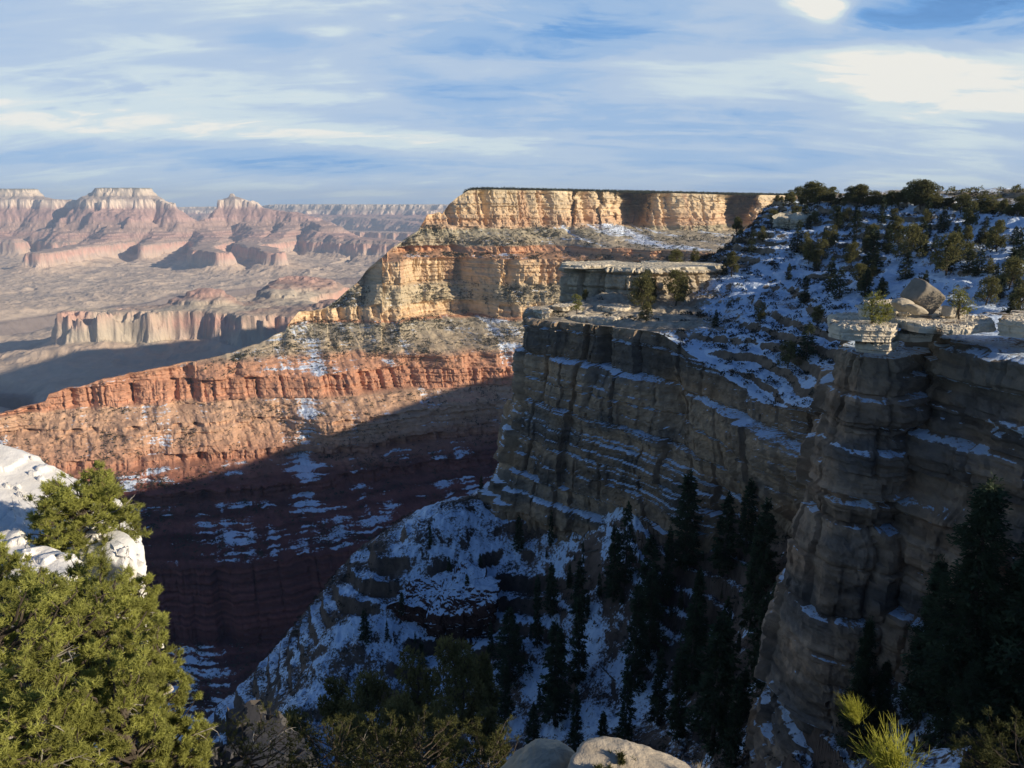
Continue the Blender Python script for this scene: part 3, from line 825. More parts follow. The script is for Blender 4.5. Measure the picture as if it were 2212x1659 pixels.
def build_headland():
    # control curves, each station: cliff foot, ledge tier, cliff edge, hillside, rim, plateau
    a = np.array
    st = [
        # foot, tier, edge, hill, rim, plateau
        (a([1380, 1560, -400]), a([1400, 1530, -150]), a([1440, 1500, -12]), a([1460, 1490, -4]), a([1480, 1480, 10]), a([1800, 1350, 12])),  # unseen bay rim from here on, shaped to set the spur's shadow edge
        (a([1180, 1330, -400]), a([1220, 1300, -150]), a([1265, 1275, -12]), a([1280, 1268, -4]), a([1290, 1262, 10]), a([1700, 1150, 12])),
        (a([1100, 1090, -400]), a([1150, 1080, -150]), a([1185, 1065, -12]), a([1195, 1062, -4]), a([1205, 1058, 10]), a([1650, 950, 12])),
        (a([1050, 900, -400]), a([1100, 870, -150]), a([1130, 850, -12]), a([1140, 845, -4]), a([1155, 838, 10]), a([1600, 760, 12])),
        (a([900, 790, -400]), a([930, 750, -150]), a([965, 705, -12]), a([972, 697, -4]), a([985, 685, 10]), a([1400, 600, 12])),
        (a([560, 740, -300]), a([580, 700, -130]), a([600, 660, -14]), a([610, 645, -6]), a([620, 630, 8]), a([900, 580, 12])),
        (a([255, 690, -220]), a([262, 670, -110]), a([275, 645, -18]), a([285, 630, -8]), a([300, 610, 6]), a([700, 560, 12])),
        (a([150, 520, -200]), a([158, 505, -95]), a([168, 480, -30]), px(1668, 447, 470), px(1690, 432, 470), a([560, 480, 12])),
        (a([95, 430, -180]), a([102, 415, -80]), px(1585, 530, 400), px(1612, 492, 408), px(1700, 434, 425), a([500, 400, 10])),
        (a([40, 375, -160]), a([52, 362, -75]), px(1480, 585, 352), px(1560, 545, 372), px(1740, 430, 400), a([470, 330, 10])),
        (a([-8, 330, -150]), a([2, 322, -90]), px(1240, 652, 322), px(1500, 590, 345), px(1790, 428, 388), a([450, 300, 8])),
        (px(1052, 1100, 296), px(1112, 950, 303), px(1150, 664, 310), px(1480, 610, 335), px(1830, 430, 380), a([440, 290, 8])),
        (px(1075, 1108, 284), px(1135, 960, 290), px(1160, 690, 296), px(1480, 640, 318), px(1880, 432, 372), a([430, 280, 8])),
        (px(1200, 1125, 268), px(1215, 965, 276), px(1260, 700, 284), px(1500, 665, 300), px(1930, 434, 366), a([420, 270, 8])),
        (px(1400, 1150, 240), px(1400, 990, 250), px(1420, 720, 263), px(1590, 680, 280), px(2000, 436, 356), a([415, 260, 8])),
        (px(1560, 1150, 215), px(1545, 1010, 224), px(1545, 800, 236), px(1690, 700, 255), px(2080, 442, 340), a([410, 240, 8])),
        (px(1670, 1110, 198), px(1655, 1010, 204), px(1650, 872, 213), px(1800, 690, 232), px(2160, 448, 322), a([405, 220, 8])),
        (px(1760, 1060, 180), px(1750, 980, 184), px(1750, 890, 190), px(1950, 690, 205), px(2260, 455, 295), a([405, 190, 8])),
        (a([100, 165, -60]), a([101, 166, -52]), a([102, 168, -44]), a([150, 178, -30]), a([240, 215, -3]), a([400, 150, 6])),
        (a([112, 140, -60]), a([113, 140, -52]), a([115, 140, -42]), a([150, 138, -24]), a([225, 140, -1]), a([400, 80, 6])),
        (a([100, 95, -66]), a([102, 94, -50]), a([105, 92, -38]), a([140, 85, -22]), a([205, 60, 1]), a([400, 0, 6])),
        (a([58, 36, -56]), a([62, 32, -44]), a([66, 26, -30]), a([84, 14, -10]), a([110, -6, 4]), a([380, -80, 6])),  # unseen rim brought closer and higher to shade the ravine trees
        (a([40, -20, -30]), a([46, -24, -22]), a([56, -30, -12]), a([76, -42, -4]), a([110, -60, 4]), a([330, -160, 6])),
    ]
    ctrl = np.array(st)                     # stations x knots x 3
    ns, nk, _ = ctrl.shape
    # even spacing along the cliff edge
    e = ctrl[:, 2]
    seg = np.linalg.norm(np.diff(e, axis=0), axis=1)
    s = np.concatenate([[0], np.cumsum(seg)])
    # finer in front of the camera
    samples = []
    for i in range(ns - 1):
        step = 0.45 if 9 <= i <= 17 else 2.2
        k = max(3, int(seg[i] / step))
        samples.append(np.linspace(s[i], s[i + 1], k, endpoint=False))
    ss = np.concatenate(samples + [[s[-1]]])
    m_ = len(ss)
    def cr(P):   # Catmull-Rom through the stations
        out = np.zeros((m_, 3))
        for i in range(ns - 1):
            sel = (ss >= s[i]) & (ss <= s[i + 1] + 1e-9)
            t = ((ss[sel] - s[i]) / (s[i + 1] - s[i]))[:, None]
            p0 = P[max(i - 1, 0)]; p1 = P[i]; p2 = P[i + 1]; p3 = P[min(i + 2, ns - 1)]
            c_ = 0.5 * (2 * p1 + (-p0 + p2) * t + (2 * p0 - 5 * p1 + 4 * p2 - p3) * t * t + (-p0 + 3 * p1 - 3 * p2 + p3) * t ** 3)
            out[sel] = 0.5 * c_ + 0.5 * (p1 * (1 - t) + p2 * t)
        return out
    curves = [cr(ctrl[:, k]) for k in range(nk)]
    plateau_far = curves[5] + np.array([1500, 0, 0]) * np.linspace(1, 1, m_)[:, None]
    plateau_far[:, 2] = 14
    dp = np.interp(ss, [s[0], s[8], s[10], s[-1]], [-700, -700, -25, -25])
    buried = curves[0] + np.stack([0 * dp, 0 * dp, dp], -1)  # skirt under the unseen stations deepened to stop sun passing beneath
    order = [buried, curves[0], curves[1], curves[2], curves[3], curves[4], curves[5], plateau_far]
    cnt = [20, 95, 170, 90, 170, 60, 12]
    stp = [1, 1, 1, 0, 0, 0, 0]
    R = []; SF = []
    for i, (p, q) in enumerate(zip(order[:-1], order[1:])):
        t = (np.arange(cnt[i]) / cnt[i])[:, None, None]
        R.append(p[None] * (1 - t) + q[None] * t); SF.append(np.full((cnt[i], m_), float(stp[i])))
    R.append(order[-1][None]); SF.append(np.zeros((1, m_)))
    V = np.concatenate(R); SF = np.concatenate(SF)
    for _ in range(4):
        SFs = SF.copy(); SFs[1:-1] = (SF[:-2] + SF[1:-1] + SF[2:]) / 3; SF = SFs
    X, Y, Z = [V[..., k].copy() for k in range(3)]
    tg = np.gradient(curves[2], axis=0); tg[:, 2] = 0; tg /= np.linalg.norm(tg, axis=1, keepdims=True) + 1e-9
    nrm = np.stack([tg[:, 1], -tg[:, 0], np.zeros(m_)], -1)       # outward, to the bay
    for _ in range(30): nrm[1:-1] = (nrm[:-2] + nrm[1:-1] + nrm[2:]) / 3
    nrm /= np.linalg.norm(nrm, axis=1, keepdims=True)
    if (nrm[m_ // 2] @ np.array([-0.7, -0.7, 0])) < 0: nrm = -nrm
    S = np.broadcast_to(ss[None], X.shape)
    D = cliff_disp(S, Z, X, Y, 1.35, 3, 1.0, 0.03) + 5.5 * fbm(S / 26, Z / 70, 0, 3, 444) - np.clip(ridged(S / 34, Z / 200, 0, 2, 445) - 0.82, 0, 1) * 40
    for zb, wd_ in ((-60, 2.4), (-69, 1.6), (-81, 3.4), (-92, 2.2), (-101, 4.2), (-110, 3.0), (-119, 4.0)):
        zq = Z + 0.03 * S + 1.2 * vn(S / 30, 0, 0, 446)
        wv_ = wd_ * 1.6 * np.clip(0.45 + 1.1 * fbm(S / 24, zb, 0, 3, 447), 0, 1.3)
        D = D + wv_ * (sstep(-zq, -zb - 0.4, -zb + 0.4) - np.clip((-zq + zb + 9) / 18.0, 0, 1))
    D = D * SF
    V[..., 0] += nrm[None, :, 0] * D; V[..., 1] += nrm[None, :, 1] * D
    hill = (1 - SF)
    cn = sum(cnt[:3])
    ramp = np.clip((np.arange(V.shape[0]) - cn) / 20.0, 0, 1)[:, None] * np.clip((V.shape[0] - 12 - np.arange(V.shape[0])) / 30.0, 0.1, 1)[:, None]
    n1 = fbm(X / 30, Y / 30, 0, 5, 450)
    base_h = Z + n1 * 4.5
    q = base_h / 4.2 + 0.7 * vn(X / 26, Y / 26, 0, 455)          # outcropping beds on the hillside
    fr = q - np.floor(q)
    terr = (np.floor(q) + sstep(fr, 0.62, 0.86)) * 4.2
    terr = terr - q * 4.2
    tmask = sstep(fbm(X / 40, Y / 40, 0, 3, 460), -0.25, 0.2)
    V[..., 2] += hill * ramp * (n1 * 4.0 + terr * 0.6 * tmask + 1.7 * fbm(X / 5, Y / 5, 0, 5, 452, 0.6))
    N = face_normals(V); up = np.abs(N[..., 2])
    c = rock_colour(V, SF, 1.5, base=(.36, .255, .16), alt=(.20, .165, .125), seed=5, warm=(.42, .27, .15))
    g = band_colours(V[..., 2], [(10, (.30, .25, .17)), (-20, (.24, .19, .13)), (-60, (.19, .14, .10))])
    capn = sstep(V[..., 2], -49, -44) * SF
    c = lerp3(c, np.ones_like(c) * np.array([.42, .36, .25]), capn)
    g = g * (1 + 0.35 * fbm(X / 3, Y / 3, 0, 4, 471))[..., None]
    c = lerp3(c, g, np.clip(hill, 0, 1))
    ledge_lit = np.exp(-((S - s[2]) / 30) ** 2)
    sn = -0.72 + 1.15 * (sstep(up, 0.62, 0.85) * 0.9 * SF + sstep(up, 0.42, 0.75) * hill) + 0.4 * fbm(X / 13, Y / 13, 0, 4, 480) * hill + 0.3 * fbm(X / 5, Y / 5, Z / 3, 3, 481)
    sn = sn + hill * 0.36 + 0.35 * SF * sstep(up, 0.55, 0.8) - 0.06 * SF + 0.25 * SF * sstep(-Z, 84, 104) * sstep(up, 0.5, 0.75)
    # bare, sun-warmed ground along the lip and on the plateau
    bare = sstep(V[..., 2], -6, 2) * hill
    sn = sn - 0.35 * bare
    left = sstep(-X, -150, -60) * sstep(Y, 285, 330) * hill
    terr_ = np.exp(-((X - 42) / 42) ** 4) * sstep(Y, 258, 276) * sstep(-Y, -345, -325) * hill
    sn = sn - 0.75 * terr_ - 0.45 * left * sstep(Y, 300, 340)
    c = lerp3(c, np.ones_like(c) * np.array([.52, .45, .33]) * (1 + 0.4 * fbm(X / 2, Y / 2, 0, 4, 483))[..., None], terr_ * 0.85)
    o = link_mesh('canyon_headland', V, grid_quads(V.shape[0], m_), M_CLIFF, None, c, sn, smooth=False)
    tag(o, kind='structure')
    HEAD.update(V=V, SF=SF, cn=cn, cnt=cnt, up=up)


build_headland()

# ------------------------------------------------------------------ snowy talus and ravine below
RP = []
for x, y, Yd in [(1056, 1094, 290), (960, 1135, 276), (880, 1190, 268), (820, 1240, 260), (745, 1350, 246), (700, 1440, 233), (650, 1500, 226), (600, 1560, 216), (540, 1640, 205),
                 (1100, 1130, 282), (1000, 1250, 262), (1100, 1250, 264), (900, 1300, 255), (1300, 1190, 246), (1200, 1300, 248), (1100, 1400, 237), (900, 1450, 236),
                 (1300, 1400, 219), (1500, 1250, 212), (1620, 1180, 200), (1500, 1450, 190), (1300, 1600, 182), (1000, 1600, 204), (800, 1600, 211), (1600, 1400, 168),
                 (1630, 1600, 122), (1500, 1600, 150), (1740, 1580, 108), (1850, 1520, 104), (2000, 1480, 100), (2212, 1470, 95), (2212, 1600, 74), (1900, 1650, 76), (2060, 1600, 78),
                 (2450, 1500, 80), (1760, 1150, 176), (1750, 1300, 150)]:
    RP.append(px(x, y, Yd))
for x, y, Yd, dz in [(960, 1135, 330, -55), (745, 1350, 300, -60), (600, 1560, 262, -50), (1056, 1094, 345, -50), (820, 1240, 400, -170), (600, 1500, 350, -190)]:
    p = px(x, y, Yd); p[2] = px(x, y, Yd - 54)[2] + dz; p[0] -= 35; RP.append(p)
for p in [(-120, 240, -235), (-120, 150, -200), (-60, 120, -150), (0, 120, -135), (45, 90, -96), (-20, 70, -88), (30, 55, -64), (-70, 60, -90), (0, 34, -42), (40, 35, -44), (-50, 34, -46), (70, 45, -46), (90, 70, -50)]:
    RP.append(np.array(p, float))


def ravine_height(X, Y):
    Z = np.maximum(tps(RP, X, Y, 0.002), -420)
    U = X / Y
    Z = np.minimum(Z, -0.22 * Y - 8 - 60 * sstep(U, 0.5, 0.9))
    return Z - 70 * sstep(U, 0.62, 0.9) * sstep(Y, 115, 160)


def build_talus():
    us = np.linspace(-0.75, 0.95, 900)
    Ys = np.exp(np.linspace(math.log(30), math.log(420), 620))
    Y, U = np.meshgrid(Ys, us, indexing='ij'); X = U * Y
    Z = ravine_height(X, Y)
    n1 = fbm(X / 24, Y / 24, 0, 5, 700)
    q = (Z + 5 * n1) / 6.5 + 0.8 * vn(X / 33, Y / 33, 0, 702)
    fr = q - np.floor(q)
    terr = (np.floor(q) + sstep(fr, 0.66, 0.84)) * 6.5 - q * 6.5
    msk = sstep(fbm(X / 30, Y / 30, 0, 3, 703), -0.1, 0.25)
    fine = fbm(X / 3.2, Y / 3.2, 0, 4, 704)
    near = sstep(Y, 32, 60)
    Z = Z + (n1 * 3.0 + terr * 0.9 * msk + 1.5 * fine) * (0.3 + 0.7 * near)
    # the dark red outcrop standing out of the slope
    xx, yy = project(np.stack([X, Y, Z], -1))
    V = np.stack([X, Y, Z], -1)
    N = face_normals(V); up = np.abs(N[..., 2])
    c = np.ones(V.shape) * np.array([.14, .10, .075])
    c = lerp3(c, np.ones(V.shape) * np.array([.075, .06, .052]), sstep(n1, 0, 0.4))
    c = c * (1 + 0.5 * fine)[..., None]
    sn = -0.08 + 0.62 * sstep(up, 0.42, 0.72) + 0.62 * fbm(X / 9, Y / 9, 0, 5, 710, 0.6)
    o = link_mesh('snowy_slope', V, grid_quads(len(Ys), len(us)), M_TALUS, None, c, sn, smooth=False)
    tag(o, kind='structure')


build_talus()


def poly_px(pts):
    return [px(x, 900, Yd)[:2] for x, Yd in pts]


# dark red outcrop on the slope
def red_col(V, SF): return rock_colour(V, SF, 1.0, base=(.085, .042, .032), alt=(.06, .036, .03), seed=7, warm=(.11, .05, .035))


o = solid_mass('rock_outcrop', poly_px([(815, 250), (900, 243), (990, 241), (1080, 246), (1060, 262), (880, 268)]), px(900, 1300, 246)[2] , px(900, 1430, 240)[2] - 6, 0.5, 0.9, 21, ((0, -1.5), (0.15, 0), (1, 1.5)), 1.3, colf=red_col, bias=-0.25, tilt=(0.12, 0.45), top_noise=0.9)
tag(o, 'dark red rock outcrop breaking through the snowy slope above the ravine', 'rock outcrop')

# ------------------------------------------------------------------ the tall pillar cliff at the right
def pillar_col(V, SF):
    c = rock_colour(V, SF, 0.9, base=(.34, .245, .165), alt=(.17, .145, .12), seed=9, warm=(.42, .275, .17))
    cap = sstep(V[..., 2], -29, -25)
    return lerp3(c, np.ones_like(c) * np.array([.30, .25, .18]), cap * 0.6)


o = solid_mass('rock_pillar', poly_px([(1768, 117), (1830, 109), (1925, 107), (1985, 112), (2010, 132), (1900, 142), (1770, 134)]), -23.5, -112, 0.36, 0.9, 31,
               ((0, 0), (0.10, 0.6), (0.16, 2.2), (0.24, 3.0), (0.30, 2.6), (0.36, 3.6), (0.6, 3.6), (0.72, 4.2), (0.85, 5.6), (1, 7.5)), 0.85, colf=pillar_col, ledge=0.8, bias=-0.38)
tag(o, 'tall shaded rock pillar with a sunlit cap standing over the snowy ravine', 'rock pillar')
o = solid_mass('rock_wall', poly_px([(1975, 118), (2020, 108), (2110, 103), (2210, 97), (2330, 92), (2480, 88), (2700, 92), (2700, 120), (2400, 132), (2100, 136)]), -20.5, -108, 0.40, 1.0, 41,
               ((0, 0), (0.2, 1.0), (0.27, 1.5), (0.30, 4.6), (0.5, 5.2), (0.8, 7.5), (1, 9)), 0.85, colf=pillar_col, ledge=0.9, bias=-0.36)
tag(o, 'broad dark rock wall right of the pillar, split from it by a deep crack', 'rock wall')


def cream(V, SF):
    X, Y, Z = V[..., 0], V[..., 1], V[..., 2]
    n = fbm(X / 1.2, Y / 1.2, Z / 0.35, 4, 800)
    c = np.ones(V.shape) * np.array([.68, .60, .45]) * (1 + 0.3 * n)[..., None]
    return lerp3(c, np.ones_like(c) * np.array([.30, .22, .14]), sstep(fbm(X / 2, Y / 2, Z / 2, 3, 801), 0.2, 0.5))


def slab(name, pts, yc, Yc, thick, label, cat='rock slab', group=None, seed=0, tilt=(0, 0), step=0.16, scale=0.28, disp=0.55, colf=cream, bias=-0.75, top_noise=0.12, xc=None):
    """pts: (photo x, distance) outline; top surface at photo height yc where the distance is Yc"""
    zt = px(pts[0][0], yc, Yc)[2]
    P = poly_px(pts)
    cen = np.mean(np.array(P), axis=0)
    o = solid_mass(name, P, zt, zt - thick, step, scale, seed, ((0, 0), (1, -0.15)), disp, M_NEAR, colf, 0.5, 0.8, top_noise, tilt, bias, origin=(cen[0], cen[1], zt - thick))
    return tag(o, label, cat, group)


GS = 'sunlit slabs on the pillar top'
slab('rock_slab', [(1772, 108), (1800, 105), (1905, 103), (1917, 106), (1900, 112), (1780, 114)], 699, 106, 2.3, 'thick pale sunlit slab jutting left from the pillar top, lowest of the caps', group=GS, seed=51)
slab('rock_slab', [(1832, 106.5), (1900, 104.5), (1912, 108), (1850, 111)], 738, 106, 1.6, 'small cream slab tucked right under the jutting pale slab', group=GS, seed=52)
slab('rock_slab', [(1905, 108), (1960, 103), (2060, 101.5), (2118, 104), (2090, 110), (1950, 113)], 697, 104, 1.3, 'wide pale sunlit slab at the right end of the pillar top', group=GS, seed=53, tilt=(0.01, 0))
slab('rock_slab', [(1900, 108), (1935, 106), (1990, 106), (1985, 110), (1930, 112)], 722, 106, 1.2, 'orange-cream slab wedged under the wide pale slab', group=GS, seed=54)
slab('rock_slab', [(1822, 116), (1880, 110), (1990, 108), (2055, 110), (2045, 118), (1900, 123)], 671, 112, 1.6, 'long grey-cream slab lying behind and above the other slabs', group=GS, seed=55, tilt=(-0.05, 0))
slab('rock_slab', [(1830, 119), (1890, 116), (1930, 118), (1900, 124)], 656, 117, 1.1, 'thin grey slab stacked at the left back of the pillar top', group=GS, seed=56, tilt=(-0.08, 0))
slab('rock_slab', [(2125, 102), (2180, 99), (2290, 97), (2400, 99), (2380, 108), (2150, 110)], 690, 101, 2.4, 'pale cap slab on the dark rock wall at the right edge', group=GS, seed=57)
slab('rock_slab', [(1768, 120), (1800, 116), (1850, 116), (1840, 124)], 683, 118, 2.0, 'low brown slab at the far left of the pillar top', group=GS, seed=58)


def boulder(name, c, size, label, rot=(0, 0, 0), seed=0, group=None, col_=(.52, .45, .33), angular=0.0, n=36, mat=None, rough=0.10, cat='boulder'):
    """a boulder: a rounded block, flattened by random planes, roughened"""
    u = np.linspace(0, 2 * math.pi, n * 2, endpoint=False); v = np.linspace(0, math.pi, n)
    Vv, Uu = np.meshgrid(v, u, indexing='ij')
    D = np.stack([np.sin(Vv) * np.cos(Uu), np.sin(Vv) * np.sin(Uu), np.cos(Vv)], -1)
    r = np.full(D.shape[:2], 1.4)
    rg = np.random.RandomState(seed + 5)
    if angular >= 1:
        pl = [(1, 0, 0), (-1, 0, 0), (0, 1, 0), (0, -1, 0), (0, 0, 1), (0, 0, -1)]
        dist = [1, 1, 1, 1, 1, 1]
        for _ in range(3):
            q = rg.normal(size=3); q /= np.linalg.norm(q); pl.append(q); dist.append(1.32)
    else:
        pl = [p / np.linalg.norm(p) for p in rg.normal(size=(15, 3))]; dist = list(rg.uniform(0.82, 1.05, 15))
    inv = 0
    for p, dd in zip(pl, dist):
        k = np.clip(D @ np.array(p, float), 0.02, None) / dd
        inv = inv + k ** (14 if angular >= 1 else 9)
    r = 1 / inv ** (1 / (14 if angular >= 1 else 9))
    r = r + 0.0
    r = r * (1 + 0.3 * rough * fbm(D[..., 0] * 9, D[..., 1] * 9, D[..., 2] * 9, 4, 920 + seed, 0.65))
    r = r * (1 + rough * fbm(D[..., 0] * 2 + seed, D[..., 1] * 2, D[..., 2] * 2, 5, 900 + seed, 0.6))
    V = D * r[..., None] * np.array(size)
    cc = np.ones(V.shape) * np.array(col_) * (1 + 0.25 * fbm(D[..., 0] * 4, D[..., 1] * 4, D[..., 2] * 4, 4, 910 + seed))[..., None]
    o = link_mesh(name, V, grid_quads(n, n * 2, wrap=True), mat or M_NEAR, None, cc, np.full(V.shape[:2], -1.0), smooth=True)
    o.location = [float(q) for q in c]; o.rotation_euler = rot
    return tag(o, label, cat, group)


boulder('boulder', px(1993, 641, 111), (2.2, 1.9, 1.8), 'large square dark boulder tilted on its corner on top of the pillar', (0.15, 0.62, 0.3), 3, col_=(.25, .22, .17), angular=1, rough=0.07)
boulder('boulder', px(1950, 657, 108.5), (1.75, 1.3, 1.0), 'rounded pale boulder under the left side of the tilted square boulder', (0, 0.1, 0.2), 5, rough=0.12)
boulder('boulder', px(1975, 668, 107.5), (1.35, 1.0, 0.9), 'smaller rounded pale boulder at the foot of the tilted square boulder', (0, 0.3, 0.1), 8, rough=0.12)
boulder('boulder', px(2052, 674, 108), (0.9, 0.8, 0.8), 'small pale block at the right end of the pillar top', (0, 0.2, 0.4), 11, angular=1)

# sunlit block of the headland with its overhanging cap


def tan_rock(V, SF):
    X, Y, Z = V[..., 0], V[..., 1], V[..., 2]
    n = fbm(X / 5, Y / 5, Z / 2, 4, 820)
    c = np.ones(V.shape) * np.array([.52, .43, .30]) * (1 + 0.3 * n)[..., None]
    return lerp3(c, np.ones_like(c) * np.array([.64, .57, .42]), sstep(Z, -31, -29))


o = solid_mass('rock_block', poly_px([(1222, 338), (1290, 326), (1385, 318), (1450, 322), (1540, 335), (1540, 352), (1400, 358), (1240, 356)]), px(1300, 574, 330)[2], -50, 0.5, 1.3, 61, ((0, 0.9), (0.16, 0.7), (0.2, -1.0), (0.5, -0.8), (1, 1.0)), 1.2, colf=tan_rock, bias=-0.6, snow_amt=0.6)
tag(o, 'sunlit rectangular rock block on the tip of the headland, its face half in shade', 'rock block')
GT = 'pale slabs on the headland terrace'
for k, (x0, x1, Yn, yt, th, lb) in enumerate([
        (1210, 1300, 329, 571, 1.5, 'thin overhanging pale slab on the left of the sunlit block'),
        (1330, 1400, 296, 688, 2.6, 'stacked rounded pale slab on the terrace under the small pines'),
        (1345, 1412, 299, 676, 1.6, 'upper flat pale slab on the stacked rounded slab'),
        (1228, 1330, 290, 684, 3.0, 'broad pale slab on the terrace edge left of the cleft'),
        (1150, 1185, 298, 668, 4.0, 'pale knob of rock at the left tip of the terrace'),
        (1560, 1640, 380, 556, 2.0, 'flat pale slab on the lit ground right of the sunlit block'),
        (1405, 1445, 292, 694, 2.2, 'small pale slab at the right end of the terrace'),
        (1290, 1345, 303, 662, 2.0, 'pale slab at the foot of the sunlit block'),
        (1185, 1235, 305, 660, 2.0, 'low pale slab near the left tip of the terrace')]):
    mx_ = (x0 + x1) / 2
    slab('rock_slab', [(x0, Yn + 3), (mx_, Yn - 2), (x1, Yn), (x1 + 4, Yn + 8), (mx_, Yn + 12), (x0 + 3, Yn + 9)], yt, Yn + 2, th, lb, group=GT, seed=70 + k, step=0.4, scale=0.6, disp=0.7)

P_ = poly_px([(1640, 372), (1680, 366), (1725, 366), (1760, 372), (1750, 384), (1650, 386)])
o = solid_mass('rock_outcrop', P_, px(1690, 462, 369)[2], px(1690, 462, 369)[2] - 13, 0.4, 1.3, 83, ((0, -4.5), (0.12, -2.2), (0.4, -0.5), (1, 2.5)), 1.1, M_CLIFF, tan_rock, 0.7, 0.7, 1.4, (0, 0.1), -0.35)
tag(o, 'cream outcrop on the snowy hillside just under the trees of the near rim', 'rock outcrop')

# ------------------------------------------------------------------ foreground: viewpoint slope, white ledge, boulders


def build_viewpoint():
    xs = np.linspace(-26, 34, 300); ys = np.linspace(-14, 34, 260)
    Y, X = np.meshgrid(ys, xs, indexing='ij')
    Z = -2.6 - 0.97 * np.maximum(Y, 0) - 0.02 * np.abs(X)
    Z = np.where(Y < 0, -1.9 - 0.7 * np.exp(Y), Z)
    Z = Z - 0.9 * np.maximum(0, Y - 13) - 0.25 * np.maximum(0, np.abs(X) - 9)
    Z = Z + 0.5 * fbm(X / 3, Y / 3, 0, 4, 1000) + 0.15 * fbm(X / 0.5, Y / 0.5, 0, 3, 1001)
    c = np.ones((*X.shape, 3)) * np.array([.24, .20, .15]) * (1 + 0.4 * fbm(X, Y, 0, 4, 1002))[..., None]
    V = np.stack([X, Y, Z], -1)
    sn = -0.35 + 0.5 * fbm(X / 3, Y / 3, 0, 3, 1003)
    tag(link_mesh('ground', V, grid_quads(len(ys), len(xs)), M_NEAR, None, c, sn), kind='structure')


build_viewpoint()


def white(V, SF):
    X, Y, Z = V[..., 0], V[..., 1], V[..., 2]
    return np.ones(V.shape) * np.array([.90, .87, .79]) * (1 + 0.25 * fbm(X * 2, Y * 2, Z * 2, 4, 830))[..., None]


def ledge(name, pts, yt, Yt, thick, label, seed, tilt=(0, 0), disp=0.35, scale=0.3):
    P = poly_px2(pts); zt = px(100, yt, Yt)[2]
    cen = np.mean(np.array(P), axis=0)
    o = solid_mass(name, P, zt, zt - thick, 0.07, scale, seed, ((0, -0.35), (0.04, -0.08), (0.12, 0.02), (0.35, -0.2), (1, -0.25 * thick)), disp, M_NEAR, white, 0.4, 0.5, 0.16, tilt, -0.9, origin=(cen[0], cen[1], zt - thick), top_rough=0.5, smooth=True)
    return tag(o, label, 'rock ledge')


def poly_px2(pts): return [px(x, 1100, Yd)[:2] for x, Yd in pts]


ledge('rock_ledge', [(-250, 20.5), (-100, 17.8), (60, 17.0), (200, 16.6), (300, 16.6), (318, 18.0), (270, 20.0), (100, 21.5), (-150, 22.5)], 1046, 19.5, 4.0, 'sunlit white rock ledge behind the round pinyon at the left', 91, (-0.16, 0.16), disp=0.3)
ledge('rock_ledge', [(140, 15.6), (240, 15.0), (288, 15.2), (296, 16.2), (240, 17.2), (150, 17.0)], 1160, 16.0, 2.2, 'lower white rock knob at the cliff edge, right of the round pinyon', 92, disp=0.1)
ledge('rock_ledge', [(-60, 13.6), (60, 13.2), (150, 13.4), (165, 14.6), (60, 15.4), (-60, 15.4)], 1185, 14.5, 2.0, 'bright pale rock under the round pinyon, above the dense pines', 93)
PLACE_SMALL = px(350, 1490, 11.0)
def greyrock(V, SF): return rock_colour(V, SF, 0.5, base=(.085, .08, .075), alt=(.065, .065, .07), seed=19)  # dark grey gives the ledge its shaded look through colour
P_ = poly_px2([(430, 17.6), (500, 16.4), (580, 16.6), (620, 18), (540, 19.5), (430, 19.5)])
o = solid_mass('rock_ledge', P_, px(480, 1610, 17.5)[2], px(480, 1610, 17.5)[2] - 6, 0.1, 0.3, 96, ((0, 0), (1, 0.4)), 0.8, M_NEAR, greyrock, 0.4, 0.6, 0.3, (0, 0), -0.6)
tag(o, 'grey shaded rock ledge at the bottom left between the dark shrubs', 'rock ledge')

boulder('boulder', PLACE_SMALL, (0.17, 0.15, 0.07), 'small pale rock peeping out of the pine foliage at the left', (0, 0, 0.3), 33, n=30, col_=(.5, .45, .36))
boulder('boulder', px(1188, 1664, 8.2), (0.48, 0.4, 0.36), 'pale rough boulder, left of the two at the bottom edge', (0.1, 0.1, 0.4), 21, n=60, rough=0.14, col_=(.50, .43, .31))
boulder('boulder', px(1368, 1664, 8.0), (0.60, 0.42, 0.36), 'pale boulder sloping down to the right, right of the two at the bottom edge', (0.0, 0.28, -0.2), 27, n=60, rough=0.12, col_=(.54, .46, .34))
boulder('boulder', px(1262, 1652, 8.4), (0.14, 0.16, 0.13), 'small brown stone between the two pale boulders at the bottom edge', (0.0, 0.3, -0.2), 29, n=30, col_=(.26, .20, .14))


